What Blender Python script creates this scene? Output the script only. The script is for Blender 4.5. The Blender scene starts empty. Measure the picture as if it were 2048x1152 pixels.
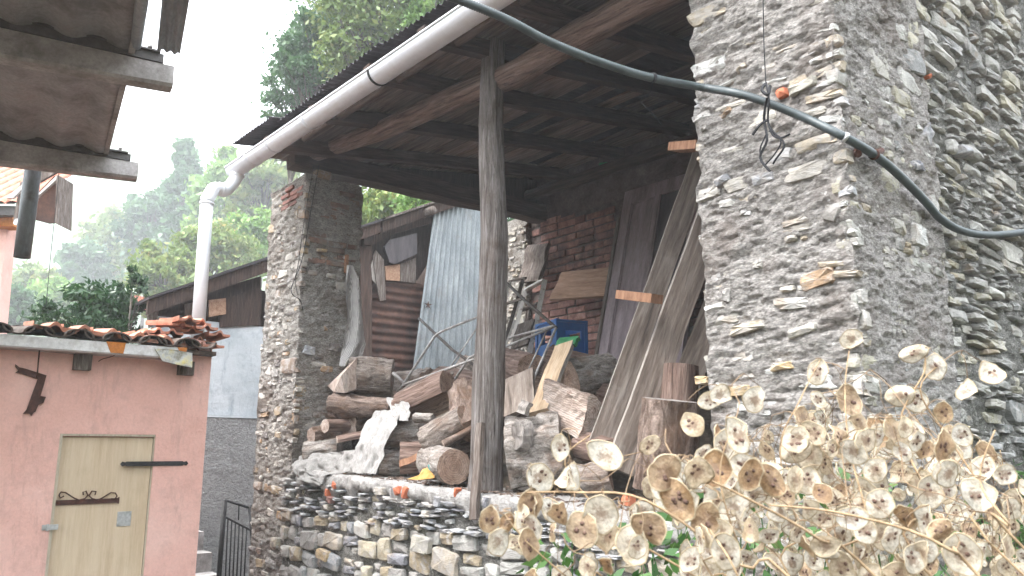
import bpy, math, random
import numpy as np
from mathutils import Vector, Matrix

random.seed(7); RNG = np.random.default_rng(7)
SC = bpy.context.scene
COL = SC.collection
PI = math.pi
rad = math.radians

# ------------------------------------------------------------------ camera, world, sun, exposure
FPX = 1600.0; PITCH = rad(11.45); YAW = rad(40.1)
cam_d = bpy.data.cameras.new('camera'); cam = bpy.data.objects.new('camera', cam_d); COL.objects.link(cam)
cam_d.sensor_width = 36.0; cam_d.lens = FPX/2048*36.0; cam_d.clip_start = 0.05; cam_d.clip_end = 2000
cV = Vector((-math.cos(YAW), math.sin(YAW), 0)); cR = Vector((math.sin(YAW), math.cos(YAW), 0))
cF = cV*math.cos(PITCH)+Vector((0, 0, math.sin(PITCH))); cU = -cV*math.sin(PITCH)+Vector((0, 0, math.cos(PITCH)))
cam.matrix_world = Matrix(((cR.x, cU.x, -cF.x, 0), (cR.y, cU.y, -cF.y, 0), (cR.z, cU.z, -cF.z, 0), (0, 0, 0, 1)))
SC.camera = cam
cam_d.dof.use_dof = True; cam_d.dof.focus_distance = 5.0; cam_d.dof.aperture_fstop = 12.0

W = bpy.data.worlds.new('World'); SC.world = W; W.use_nodes = True
nt = W.node_tree; nt.nodes.clear()
sky = nt.nodes.new('ShaderNodeTexSky'); sky.sky_type = 'NISHITA'; sky.sun_disc = False
SUN_EL, SUN_AZ = rad(58), rad(200)
sky.sun_elevation = SUN_EL; sky.sun_rotation = SUN_AZ; sky.air_density = 1.0; sky.dust_density = 6.0; sky.ozone_density = 1.0
hs = nt.nodes.new('ShaderNodeHueSaturation'); hs.inputs['Saturation'].default_value = 0.22
nt.links.new(sky.outputs[0], hs.inputs['Color'])
mx = nt.nodes.new('ShaderNodeMix'); mx.data_type = 'RGBA'; mx.inputs[0].default_value = 0.72
nt.links.new(hs.outputs[0], mx.inputs[6]); mx.inputs[7].default_value = (9.0, 9.5, 10.2, 1)
bg = nt.nodes.new('ShaderNodeBackground'); bg.inputs[1].default_value = 0.15
out = nt.nodes.new('ShaderNodeOutputWorld')
nt.links.new(mx.outputs[2], bg.inputs[0]); nt.links.new(bg.outputs[0], out.inputs[0])

sd = bpy.data.lights.new('sun', 'SUN'); sd.energy = 1.5; sd.angle = rad(25); sd.color = (1.0, 0.97, 0.93)
sun = bpy.data.objects.new('sun', sd); COL.objects.link(sun)
# sky's sun_rotation is measured clockwise from +Y seen from above
sdir = Vector((math.sin(SUN_AZ)*math.cos(SUN_EL), math.cos(SUN_AZ)*math.cos(SUN_EL), math.sin(SUN_EL)))
sun.rotation_euler = sdir.to_track_quat('Z', 'Y').to_euler()

SC.view_settings.view_transform = 'Standard'; SC.view_settings.look = 'None'
SC.view_settings.exposure = 2.42; SC.view_settings.gamma = 1.0; SC.view_settings.use_curve_mapping = False
SC.render.engine = 'CYCLES'
SC.cycles.max_bounces = 8; SC.cycles.diffuse_bounces = 4; SC.cycles.glossy_bounces = 3
SC.cycles.transparent_max_bounces = 8; SC.cycles.volume_bounces = 1; SC.cycles.use_denoising = True
SC.cycles.caustics_reflective = False; SC.cycles.caustics_refractive = False

# ------------------------------------------------------------------ pixel rays -> points on real planes of the place
def ray(px, py): return cF*FPX + cR*(px-1024) - cU*(py-576)
def PY(px, py, Y): d = ray(px, py); return d*(Y/d.y)
def PX(px, py, X): d = ray(px, py); return d*(X/d.x)
def PT(px, py, t): d = ray(px, py); return d*(t/d.dot(cV))

# ------------------------------------------------------------------ noise (numpy)
def _hash(ix, iy, iz, s):
    n = (ix.astype(np.int64)*374761393 + iy.astype(np.int64)*668265263 + iz.astype(np.int64)*2147483647 + s*974634777) & 0xffffffff
    n = ((n ^ (n >> 13))*1274126177) & 0xffffffff
    n = ((n ^ (n >> 16))*2246822519) & 0xffffffff
    return ((n ^ (n >> 15)) & 0xffffff)/float(0xffffff)
def vnoise(P, s=0):
    P = np.asarray(P, float); I = np.floor(P); Fr = P-I; Fr = Fr*Fr*(3-2*Fr); I = I.astype(np.int64); r = 0
    for dx in (0, 1):
        for dy in (0, 1):
            for dz in (0, 1):
                w = (Fr[..., 0] if dx else 1-Fr[..., 0])*(Fr[..., 1] if dy else 1-Fr[..., 1])*(Fr[..., 2] if dz else 1-Fr[..., 2])
                r = r + w*_hash(I[..., 0]+dx, I[..., 1]+dy, I[..., 2]+dz, s)
    return r*2-1
def fbm(P, freq=1.0, octv=4, s=0, gain=.5, stretch=(1, 1, 1)):
    P = np.asarray(P, float)*np.array(stretch)*freq; a = 1.0; r = 0; t = 0
    for o in range(octv):
        r = r + a*vnoise(P*(2.03**o)+o*17.3, s+o); t += a; a *= gain
    return r/t

# ------------------------------------------------------------------ mesh builder
class MB:
    def __init__(s): s.v = []; s.f = []; s.m = []
    def add(s, vs, fs, mi=0, M=None):
        n = len(s.v)
        for p in vs:
            p = Vector(p); s.v.append(M @ p if M is not None else p)
        for f in fs: s.f.append([n+i for i in f]); s.m.append(mi)
        return s
    def box(s, x0, x1, y0, y1, z0, z1, mi=0, M=None):
        vs = [(x0,y0,z0),(x1,y0,z0),(x1,y1,z0),(x0,y1,z0),(x0,y0,z1),(x1,y0,z1),(x1,y1,z1),(x0,y1,z1)]
        return s.add(vs, [(0,3,2,1),(4,5,6,7),(0,1,5,4),(1,2,6,5),(2,3,7,6),(3,0,4,7)], mi, M)
    def grid(s, G, mi=0, closed=False, flip=False):
        ny = len(G); nx = len(G[0]); n = len(s.v)
        for r in G: s.v.extend(Vector(p) for p in r)
        for j in range(ny-1):
            for i in range(nx-1 if not closed else nx):
                a, b = n+j*nx+i, n+j*nx+(i+1) % nx; c, d = b+nx, a+nx
                s.f.append([a, d, c, b] if flip else [a, b, c, d]); s.m.append(mi)
        return s
    def tube(s, pts, r, n=8, mi=0, caps=True):
        pts = [Vector(p) for p in pts]; k = len(pts); rr = r if isinstance(r, (list, tuple)) else [r]*k
        base = len(s.v); up = None
        for i, p in enumerate(pts):
            t = (pts[min(i+1, k-1)]-pts[max(i-1, 0)]).normalized()
            if up is None: up = Vector((0, 0, 1)) if abs(t.z) < .9 else Vector((1, 0, 0))
            sx = t.cross(up).normalized(); up = sx.cross(t).normalized()
            for j in range(n):
                a = 2*PI*j/n; s.v.append(p+(sx*math.cos(a)+up*math.sin(a))*rr[i])
        for i in range(k-1):
            for j in range(n):
                a, b = base+i*n+j, base+i*n+(j+1) % n
                s.f.append([a, b, b+n, a+n]); s.m.append(mi)
        if caps:
            s.f.append([base+j for j in range(n)][::-1]); s.m.append(mi)
            s.f.append([base+(k-1)*n+j for j in range(n)]); s.m.append(mi)
        return s
    def prism(s, poly, t, M=None, mi=0):           # poly in local xz, thickness t along +y
        n = len(poly); vs = [(x, 0, z) for x, z in poly]+[(x, t, z) for x, z in poly]
        fs = [list(range(n)), list(range(n, 2*n))[::-1]]+[[i, i+n, (i+1) % n+n, (i+1) % n] for i in range(n)]
        return s.add(vs, fs, mi, M)
    def mesh(s, name, mats, smooth=False, org=None):
        me = bpy.data.meshes.new(name)
        o = org or Vector((0, 0, 0))
        me.from_pydata([tuple(p-o) for p in s.v], [], s.f)
        for m in (mats if isinstance(mats, (list, tuple)) else [mats]): me.materials.append(m)
        if any(s.m): me.polygons.foreach_set('material_index', s.m)
        if smooth: me.polygons.foreach_set('use_smooth', [True]*len(me.polygons))
        me.update(); return me
    def build(s, name, mats, parent=None, smooth=False, org=None):
        if org is None:
            xs = [p.x for p in s.v]; ys = [p.y for p in s.v]; zs = [p.z for p in s.v]
            org = Vector(((min(xs)+max(xs))/2, (min(ys)+max(ys))/2, min(zs)))
        return put(name, s.mesh(name, mats, smooth, Vector(org)), Matrix.Translation(org), parent)

WM = {}
def put(name, me, M, parent=None):
    o = bpy.data.objects.new(name, me); COL.objects.link(o)
    WM[o.name] = M.copy()
    if parent is not None:
        o.parent = parent; o.matrix_parent_inverse = WM[parent.name].inverted()
    o.matrix_basis = M
    return o
def empty(name, loc): return put(name, None, Matrix.Translation(Vector(loc)))
def tag(o, label=None, cat=None, group=None, kind=None):
    if label: o['label'] = label
    if cat: o['category'] = cat
    if group: o['group'] = group
    if kind: o['kind'] = kind
    return o
def thing(name, loc, label, cat, group=None): return tag(empty(name, loc), label, cat, group)
def axes(Z, X, o):                                  # local Z along Z, X towards X hint
    Z = Z.normalized(); Y = Z.cross(X).normalized(); X = Y.cross(Z).normalized()
    return Matrix(((X.x, Y.x, Z.x, o.x), (X.y, Y.y, Z.y, o.y), (X.z, Y.z, Z.z, o.z), (0, 0, 0, 1)))

# ------------------------------------------------------------------ materials
def C3(c): return (c[0], c[1], c[2], 1)
class NT:
    def __init__(s, name):
        s.m = bpy.data.materials.new(name); s.m.use_nodes = True; s.t = s.m.node_tree; s.t.nodes.clear()
        s.o = s.n('ShaderNodeOutputMaterial'); s.b = s.n('ShaderNodeBsdfPrincipled'); s.l(s.b.outputs[0], s.o.inputs[0])
    def n(s, k, **kw):
        x = s.t.nodes.new(k)
        for a, b in kw.items(): setattr(x, a, b)
        return x
    def l(s, a, b): s.t.links.new(a, b)
    def coord(s, kind, stretch=(1, 1, 1), off=True):
        if kind == 'world': src = s.n('ShaderNodeNewGeometry').outputs['Position']
        else: src = s.n('ShaderNodeTexCoord').outputs['Object']
        if kind != 'world' and off:
            oi = s.n('ShaderNodeObjectInfo'); mu = s.n('ShaderNodeMath', operation='MULTIPLY'); mu.inputs[1].default_value = 37.0
            s.l(oi.outputs['Random'], mu.inputs[0]); ad = s.n('ShaderNodeVectorMath', operation='ADD')
            s.l(src, ad.inputs[0]); s.l(mu.outputs[0], ad.inputs[1]); src = ad.outputs[0]
        mp = s.n('ShaderNodeMapping'); mp.inputs['Scale'].default_value = stretch; s.l(src, mp.inputs[0]); return mp.outputs[0]
    def noise(s, vec, scale, detail=5, rough=.6, dist=0):
        n = s.n('ShaderNodeTexNoise'); n.inputs['Scale'].default_value = scale; n.inputs['Detail'].default_value = detail
        n.inputs['Roughness'].default_value = rough; n.inputs['Distortion'].default_value = dist; s.l(vec, n.inputs['Vector']); return n.outputs['Fac']
    def ramp(s, fac, stops, interp='LINEAR'):
        r = s.n('ShaderNodeValToRGB'); r.color_ramp.interpolation = interp; e = r.color_ramp.elements
        while len(e) < len(stops): e.new(0.5)
        for i, (p, c) in enumerate(stops): e[i].position = p; e[i].color = C3(c if isinstance(c, (tuple, list)) else (c, c, c))
        s.l(fac, r.inputs[0]); return r.outputs[0]
    def mix(s, a, b, fac, mode='MIX'):
        m = s.n('ShaderNodeMix', data_type='RGBA', blend_type=mode)
        for i, x in ((6, a), (7, b), (0, fac)):
            if isinstance(x, (int, float)): m.inputs[i].default_value = x if i == 0 else (x, x, x, 1)
            elif isinstance(x, (tuple, list)): m.inputs[i].default_value = C3(x)
            else: s.l(x, m.inputs[i])
        return m.outputs[2]
    def bump(s, h, strength, dist=.01, prev=None):
        b = s.n('ShaderNodeBump'); b.inputs['Strength'].default_value = strength; b.inputs['Distance'].default_value = dist
        s.l(h, b.inputs['Height'])
        if prev is not None: s.l(prev, b.inputs['Normal'])
        s.l(b.outputs[0], s.b.inputs['Normal']); return b.outputs[0]
    def fin(s, col=None, rough=.9, metal=0, spec=.3):
        if col is not None:
            if isinstance(col, (tuple, list)): s.b.inputs['Base Color'].default_value = C3(col)
            else: s.l(col, s.b.inputs['Base Color'])
        if isinstance(rough, (int, float)): s.b.inputs['Roughness'].default_value = rough
        else: s.l(rough, s.b.inputs['Roughness'])
        s.b.inputs['Metallic'].default_value = metal; s.b.inputs['Specular IOR Level'].default_value = spec
        return s.m
def pm(name, stops, scale=8, stretch=(1, 1, 1), coord='object', bump=.3, bscale=60, bdist=.004, rough=.85, metal=0, spec=.3, rnd=0.0,
       dirt=None, dscale=3, dlo=.5, dhi=.7, damt=.8, detail=6, dist=0, fine=0.25):
    t = NT(name); v = t.coord(coord, stretch); n = t.noise(v, scale, detail, .62, dist); c = t.ramp(n, stops)
    n2 = t.noise(v, bscale, 6, .7)
    if fine: c = t.mix(c, t.ramp(n2, [(.3, 1-fine), (.7, 1+fine*.6)]), 1.0, 'MULTIPLY')
    if rnd:
        oi = t.n('ShaderNodeObjectInfo'); c = t.mix(c, t.ramp(oi.outputs['Random'], [(0, 1-rnd), (1, 1+rnd)]), 1.0, 'MULTIPLY')
    if dirt is not None:
        vv = t.coord(coord, (1, 1, 1)); d = t.ramp(t.noise(vv, dscale, 5, .65), [(dlo, 0.0), (dhi, damt)])
        c = t.mix(c, dirt, d)
    p = t.bump(n, bump, bdist*3); t.bump(n2, bump, bdist, p)
    return t.fin(c, rough, metal, spec)
def stone_mat(name, pal, coord='world'):
    t = NT(name); oi = t.n('ShaderNodeObjectInfo'); k = len(pal)
    base = t.ramp(oi.outputs['Random'], [(i/k, c) for i, c in enumerate(pal)], 'CONSTANT')
    v = t.coord(coord, (1, 1, 1)); v2 = t.coord(coord, (1, 1, 3))
    n = t.noise(v, 9, 7, .65, .4); n2 = t.noise(v2, 55, 7, .7)
    c = t.mix(base, t.ramp(n, [(.3, .62), (.52, 1.0), (.72, 1.4)]), 1.0, 'MULTIPLY')
    c = t.mix(c, t.ramp(n2, [(.3, .7), (.7, 1.2)]), 1.0, 'MULTIPLY')
    d = t.ramp(t.noise(v, 17, 6, .7), [(.48, 0.0), (.60, .8)]); c = t.mix(c, (.40, .375, .355), d)      # mortar smears
    d = t.ramp(t.noise(v, 5.3, 4, .6), [(.58, 0.0), (.7, .45)]); c = t.mix(c, (.30, .19, .10), d)   # iron stains
    p = t.bump(n2, .8, .012); t.bump(t.noise(v, 170, 4, .7), .6, .003, p)
    return t.fin(c, .82, 0, .35)
M = {}
def mortar_mat(name, a, b, c_, dirt, coord='world'):
    t = NT(name); v = t.coord(coord); v2 = t.coord(coord, (1, 1, 2.2))
    n = t.noise(v2, 14, 8, .72, .3); c = t.ramp(n, [(.3, a), (.5, b), (.7, c_)])
    n2 = t.noise(v2, 90, 6, .75); c = t.mix(c, t.ramp(n2, [(.3, .6), (.5, 1.0), (.7, 1.35)]), 1.0, 'MULTIPLY')
    vo = t.n('ShaderNodeTexVoronoi'); vo.inputs['Scale'].default_value = 62; vo.inputs['Randomness'].default_value = 1.0; t.l(v2, vo.inputs['Vector']); c = t.mix(c, t.ramp(vo.outputs['Distance'], [(.15, 1.25), (.5, .9), (.8, .55)]), .8, 'MULTIPLY')
    d = t.ramp(t.noise(v, 3.1, 6, .7), [(.5, 0.0), (.64, .7)]); c = t.mix(c, dirt, d)
    g = t.ramp(t.noise(v, 38, 3, .6), [(.62, 0.0), (.68, .7)]); c = t.mix(c, (.55, .52, .49), g)
    p = t.bump(vo.outputs['Distance'], -.6, .02); p = t.bump(t.noise(v2, 40, 7, .75), 1.0, .03, p); t.bump(t.noise(v, 170, 5, .75), 1.0, .010, p)
    return t.fin(c, .95, 0, .2)
M['mortar_pale'] = mortar_mat('pale_mortar', (.27, .25, .235), (.48, .445, .42), (.62, .59, .56), (.27, .225, .20))
M['mortar_left'] = mortar_mat('left_mortar', (.22, .19, .165), (.42, .385, .35), (.60, .57, .53), (.19, .145, .115))
M['mortar_dark'] = mortar_mat('dark_mortar', (.11, .105, .095), (.26, .25, .23), (.42, .405, .38), (.07, .07, .05))
M['stone_pier'] = stone_mat('pier_stone', [(.52,.50,.47),(.42,.35,.27),(.42,.41,.41),(.56,.52,.46),(.38,.35,.31),(.48,.41,.32),(.33,.33,.34),(.58,.57,.55),(.44,.41,.37)])
M['stone_left'] = stone_mat('left_stone', [(.46,.42,.38),(.30,.20,.12),(.28,.26,.24),(.52,.48,.43),(.16,.14,.13),(.34,.26,.17),(.40,.37,.33),(.25,.19,.15)])
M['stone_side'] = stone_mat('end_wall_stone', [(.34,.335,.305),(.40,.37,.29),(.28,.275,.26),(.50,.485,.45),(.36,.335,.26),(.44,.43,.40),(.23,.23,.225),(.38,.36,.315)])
M['stone_low'] = stone_mat('low_wall_stone', [(.38,.37,.345),(.33,.33,.325),(.42,.37,.28),(.25,.255,.265),(.38,.31,.215),(.45,.435,.40),(.34,.32,.30),(.44,.38,.31),(.22,.22,.24)])
M['slate'] = stone_mat('slate', [(.25,.26,.275),(.32,.32,.335),(.42,.43,.45),(.19,.19,.21),(.37,.35,.33)])
M['stone_quoin'] = stone_mat('quoin_stone', [(.42,.38,.33),(.34,.31,.28),(.46,.43,.37),(.28,.26,.24)])
M['red_piece'] = pm('red_terracotta_chip', [(.3, (.42,.12,.06)), (.7, (.60,.21,.12))], 20, rough=.9)
M['brick'] = pm('old_brick', [(.3, (.16,.08,.065)), (.55, (.29,.15,.125)), (.75, (.38,.25,.215))], 14, coord='world', bump=.7, bscale=70, bdist=.006, rnd=.3, dirt=(.06,.045,.04), dscale=4, dlo=.5, dhi=.66, rough=.95)
M['pierbrick'] = pm('dull_brown_brick', [(.3, (.12,.07,.05)), (.55, (.21,.125,.095)), (.75, (.30,.21,.17))], 14, coord='world', bump=.8, bscale=70, bdist=.006, rnd=.3, dirt=(.20,.17,.15), dscale=8, dlo=.46, dhi=.6, rough=.95)
M['brick_mortar'] = pm('brick_mortar', [(.3, (.07,.055,.05)), (.7, (.16,.13,.12))], 20, coord='world', bump=.9, bscale=60, bdist=.01, rough=1)
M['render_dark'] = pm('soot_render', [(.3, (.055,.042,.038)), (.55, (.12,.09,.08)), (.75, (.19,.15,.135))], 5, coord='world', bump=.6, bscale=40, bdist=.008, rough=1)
M['oldwood'] = pm('weathered_wood', [(.28, (.05,.036,.028)), (.5, (.15,.118,.10)), (.72, (.28,.245,.225))], 9, (7, 7, .7), bump=.9, bscale=30, bdist=.006, rnd=.2, dist=.6)
M['postwood'] = pm('grey_post_wood', [(.28, (.06,.046,.04)), (.47, (.20,.17,.155)), (.72, (.42,.385,.375))], 7, (9, 9, .55), bump=1.0, bscale=22, bdist=.012, dist=.9, dirt=(.10,.06,.04), dscale=4, dlo=.54, dhi=.7, damt=.6)
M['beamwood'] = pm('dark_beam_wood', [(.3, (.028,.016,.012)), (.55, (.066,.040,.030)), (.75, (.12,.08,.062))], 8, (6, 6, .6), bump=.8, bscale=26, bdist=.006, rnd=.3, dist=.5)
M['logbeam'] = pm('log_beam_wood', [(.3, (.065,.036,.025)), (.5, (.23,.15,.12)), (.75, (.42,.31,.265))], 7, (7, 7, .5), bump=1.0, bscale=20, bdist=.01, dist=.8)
M['roofboard'] = pm('roof_board_wood', [(.3, (.07,.048,.038)), (.55, (.19,.14,.115)), (.75, (.31,.25,.215))], 7, (.6, 6, 6), bump=.5, bscale=26, bdist=.004, rnd=.5, dist=.4)
M['plank'] = pm('grey_brown_plank', [(.28, (.07,.053,.042)), (.5, (.19,.15,.125)), (.72, (.31,.265,.23))], 6, (5, 5, .5), bump=.6, bscale=24, bdist=.004, rnd=.15, dist=.5, dirt=(.30,.27,.24), dscale=5, dlo=.6, dhi=.72, damt=.4)
M['plankedge'] = pm('pale_sawn_edge', [(.3, (.22,.19,.17)), (.7, (.42,.38,.34))], 6, (5, 5, .8), bump=.5, bscale=24)
M['freshboard'] = pm('light_brown_board', [(.3, (.23,.125,.075)), (.5, (.34,.20,.13)), (.72, (.44,.285,.20))], 6, (.7, 5, 5), bump=.3, bscale=20, bdist=.003, dist=.5)
M['newwood'] = pm('pale_new_wood', [(.3, (.30,.20,.12)), (.5, (.45,.33,.22)), (.75, (.55,.43,.32))], 6, (6, 6, .6), bump=.3, bscale=24, bdist=.003, dist=.4)
M['orangewood'] = pm('orange_brown_block', [(.3, (.17,.08,.045)), (.7, (.38,.21,.13))], 9, (1, 5, 5), bump=.4)
def ring_mat(name, a, b_, c_, crack, rnd=.15):
    t = NT(name); v = t.coord('object', off=False); w = t.n('ShaderNodeTexWave'); w.wave_type = 'RINGS'; w.rings_direction = 'Z'; w.inputs['Scale'].default_value = 26; w.inputs['Distortion'].default_value = 5; w.inputs['Detail'].default_value = 3; w.inputs['Detail Scale'].default_value = 1.2; t.l(v, w.inputs['Vector'])
    vo = t.coord('object', (1, 1, .3)); n = t.noise(vo, 9, 6, .65); c = t.ramp(n, [(.3, a), (.5, b_), (.72, c_)])
    c = t.mix(c, t.ramp(w.outputs['Fac'], [(.1, .78), (.6, 1.06)]), .8, 'MULTIPLY'); n3 = t.noise(t.coord('object', (6, 6, .5)), 9, 6, .7); c = t.mix(c, t.ramp(n3, [(.3, .7), (.65, 1.15)]), .8, 'MULTIPLY')
    c = t.mix(c, crack, t.ramp(t.noise(vo, 14, 6, .75, 1.5), [(.55, 0.0), (.63, .8)])); oi = t.n('ShaderNodeObjectInfo'); c = t.mix(c, t.ramp(oi.outputs['Random'], [(0, 1-rnd), (1, 1+rnd)]), 1.0, 'MULTIPLY')
    p = t.bump(n3, .8, .015); t.bump(w.outputs['Fac'], .35, .004, p); return t.fin(c, .9, 0, .2)
M['cut'] = ring_mat('cut_wood_rings', (.20,.12,.085), (.34,.235,.18), (.46,.35,.285), (.10,.065,.05))
M['cutpale'] = ring_mat('pale_cut_wood_rings', (.32,.235,.19), (.45,.36,.31), (.55,.475,.43), (.20,.13,.10))
M['cutgrey'] = ring_mat('grey_cut_wood_rings', (.17,.145,.13), (.29,.26,.24), (.40,.37,.345), (.08,.065,.055))
def bark_mat(name, lo, mid, hi):
    t = NT(name); v = t.coord('object', (1, 1, .28)); v1 = t.coord('object')
    n = t.noise(v, 22, 7, .7, 1.2); c = t.ramp(n, [(.34, lo), (.48, mid), (.66, hi)])
    n2 = t.noise(v1, 110, 5, .7); c = t.mix(c, t.ramp(n2, [(.3, .65), (.7, 1.3)]), 1.0, 'MULTIPLY')
    c = t.mix(c, (.20, .12, .08), t.ramp(t.noise(v1, 7, 4, .6), [(.5, 0.0), (.66, .6)]))
    p = t.bump(n, 1.0, .03); t.bump(n2, .7, .006, p); return t.fin(c, .95, 0, .2)
M['bark'] = bark_mat('bark', (.075,.057,.047), (.23,.19,.165), (.42,.37,.335))
M['barkbrown'] = bark_mat('brown_bark', (.07,.043,.032), (.20,.145,.118), (.36,.28,.24))
M['barkgrey'] = bark_mat('grey_bark', (.10,.083,.07), (.29,.255,.23), (.48,.44,.41))
M['zinc'] = pm('weathered_zinc', [(.3, (.15,.17,.18)), (.5, (.23,.25,.26)), (.75, (.34,.36,.365))], 5, (1, 1, .35), bump=.15, bscale=80, rough=.5, metal=.35, dirt=(.16,.15,.14), dscale=4, dlo=.56, dhi=.72, damt=.6, spec=.5)
M['rust'] = pm('rusty_sheet', [(.3, (.035,.02,.016)), (.55, (.085,.042,.03)), (.75, (.16,.08,.055))], 6, bump=.5, bscale=60, rough=.85)
M['darksheet'] = pm('dark_corrugated_sheet', [(.3, (.018,.016,.018)), (.7, (.06,.05,.052))], 6, coord='world', bump=.3, rough=.7)
M['pvc'] = pm('white_pvc', [(.3, (.60,.60,.64)), (.7, (.70,.70,.74))], 5, bump=.04, bscale=30, rough=.35, fine=.04, spec=.5, dirt=(.40,.37,.37), dscale=5, dlo=.5, dhi=.72, damt=.55)
M['pvcdown'] = pm('white_downpipe_pvc', [(.3, (.70,.72,.75)), (.7, (.80,.81,.84))], 5, bump=.03, bscale=30, rough=.35, fine=.03, spec=.5)
M['black'] = pm('black_iron', [(.3, (.012,.012,.013)), (.7, (.035,.033,.033))], 30, rough=.6, bump=.3)
M['rustiron'] = pm('rusty_iron', [(.3, (.035,.016,.012)), (.6, (.085,.035,.025)), (.8, (.15,.065,.04))], 25, rough=.85, bump=.7)
M['steel'] = pm('bright_steel', [(.3, (.40,.41,.42)), (.7, (.62,.62,.63))], 20, rough=.4, metal=.7, bump=.1)
M['greymetal'] = pm('grey_metal_rod', [(.3, (.22,.20,.19)), (.7, (.48,.46,.45))], 15, rough=.5, metal=.2, bump=.2)
M['darkrod'] = pm('dark_metal_bar', [(.3, (.05,.04,.036)), (.7, (.12,.10,.09))], 15, rough=.7, bump=.3)
M['conduit'] = pm('grey_green_conduit', [(.3, (.032,.043,.046)), (.7, (.06,.076,.08))], 12, rough=.45, bump=.05, fine=.08, spec=.5, coord='world')
M['concrete'] = pm('rough_concrete', [(.3, (.27,.255,.24)), (.5, (.42,.40,.385)), (.75, (.56,.54,.52))], 18, coord='world', bump=1.0, bscale=110, bdist=.012, rough=.95, dirt=(.30,.26,.24), dscale=8, dlo=.55, dhi=.7, damt=.6)
M['beamconcrete'] = pm('smooth_grey_concrete', [(.3, (.20,.185,.175)), (.5, (.34,.32,.31)), (.75, (.46,.44,.43))], 6, coord='world', bump=.35, bscale=60, bdist=.004, rough=.85, dirt=(.09,.08,.075), dscale=4, dlo=.5, dhi=.7, damt=.7)
M['channel'] = pm('dark_channel_metal', [(.3, (.05,.045,.043)), (.7, (.12,.11,.105))], 8, coord='world', bump=.2, rough=.6)
M['greysheet'] = pm('grey_brown_soffit_sheet', [(.3, (.13,.12,.118)), (.5, (.25,.24,.238)), (.75, (.37,.36,.36))], 5, coord='world', bump=.15, rough=.55, dirt=(.17,.10,.085), dscale=5, dlo=.55, dhi=.72, damt=.5)
M['greypipe'] = pm('grey_zinc_pipe', [(.3, (.13,.145,.16)), (.7, (.23,.245,.26))], 7, (1, 1, .4), rough=.5, metal=.3, bump=.15, dirt=(.10,.075,.07), dscale=8, dlo=.5, dhi=.7)
M['terracotta'] = pm('terracotta_tile', [(.3, (.34,.125,.075)), (.5, (.50,.22,.145)), (.75, (.60,.33,.25))], 9, bump=.4, bscale=70, rnd=.22, dirt=(.10,.075,.06), dscale=9, dlo=.53, dhi=.68, damt=.7, rough=.8)
M['mosstile'] = pm('mossy_tile', [(.3, (.05,.045,.035)), (.55, (.13,.10,.085)), (.75, (.22,.16,.13))], 12, bump=.8, bscale=60, rnd=.2, rough=.95)
M['terrafar'] = pm('clean_terracotta', [(.3, (.38,.13,.08)), (.7, (.55,.24,.17))], 9, bump=.3, rnd=.15)
def plaster(name, a, b, c_, dirt):
    t = NT(name); v = t.coord('world'); n = t.noise(v, 2.2, 6, .6); c = t.ramp(n, [(.3, a), (.5, b), (.72, c_)])
    n2 = t.noise(v, 60, 5, .7); c = t.mix(c, t.ramp(n2, [(.3, .93), (.7, 1.05)]), 1.0, 'MULTIPLY')
    c = t.mix(c, dirt, t.ramp(t.noise(v, 5.2, 7, .7), [(.52, 0.0), (.72, .7)])); c = t.mix(c, dirt, t.ramp(t.noise(t.coord('world', (1, 1, .25)), 9, 7, .75), [(.54, 0.0), (.68, .8)]))
    p = t.bump(t.noise(v, 12, 5, .6), .5, .02); t.bump(n2, .45, .004, p); return t.fin(c, .92, 0, .2)
M['pink'] = plaster('pink_plaster', (.67,.385,.325), (.73,.44,.38), (.76,.50,.44), (.54,.33,.285))
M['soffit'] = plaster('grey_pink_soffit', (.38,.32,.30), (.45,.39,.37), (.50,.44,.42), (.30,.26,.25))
M['bluewall'] = plaster('blue_grey_plaster', (.38,.41,.43), (.47,.495,.51), (.55,.565,.58), (.27,.30,.33))
def rough_plaster():
    t = NT('roughcast_grey'); v = t.coord('world', (1, 1, 1.6)); n = t.noise(v, 34, 5, .7, .8); c = t.ramp(n, [(.3, (.20,.19,.185)), (.5, (.36,.35,.34)), (.7, (.50,.49,.48))])
    t.bump(n, 1.0, .05); return t.fin(c, .95, 0, .2)
M['roughcast'] = rough_plaster()
M['doorwood'] = pm('pale_veneer', [(.3, (.50,.375,.25)), (.5, (.58,.455,.32)), (.75, (.64,.52,.38))], 5, (1, 5, .35), bump=.05, bscale=40, rough=.5, fine=.06, dirt=(.40,.30,.18), dscale=3, dlo=.5, dhi=.75, damt=.5)
M['doorframe'] = pm('pale_frame_wood', [(.3, (.42,.36,.27)), (.7, (.58,.51,.40))], 6, (5, 5, .5), bump=.2)
M['purple'] = pm('purple_brown_paint', [(.3, (.15,.11,.12)), (.55, (.25,.195,.21)), (.75, (.32,.26,.275))], 5, (3, 3, .6), bump=.4, bscale=30, rough=.6, dirt=(.35,.30,.28), dscale=26, dlo=.66, dhi=.70, damt=.7)
M['darkpanel'] = pm('dark_door_panel', [(.3, (.04,.032,.036)), (.7, (.085,.07,.075))], 5, (3, 3, .6), rough=.5, bump=.2)
M['blue'] = pm('blue_plastic', [(.3, (.010,.085,.30)), (.7, (.018,.13,.42))], 6, bump=.03, fine=.1, rough=.4, spec=.5, dirt=(.05,.07,.12), dscale=7, dlo=.5, dhi=.7, damt=.5)
M['whitepaint'] = pm('white_paint_wood', [(.3, (.50,.48,.46)), (.7, (.70,.68,.66))], 8, (4, 4, .6), bump=.2, dirt=(.22,.18,.15), dscale=12, dlo=.54, dhi=.66, damt=.8)
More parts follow.
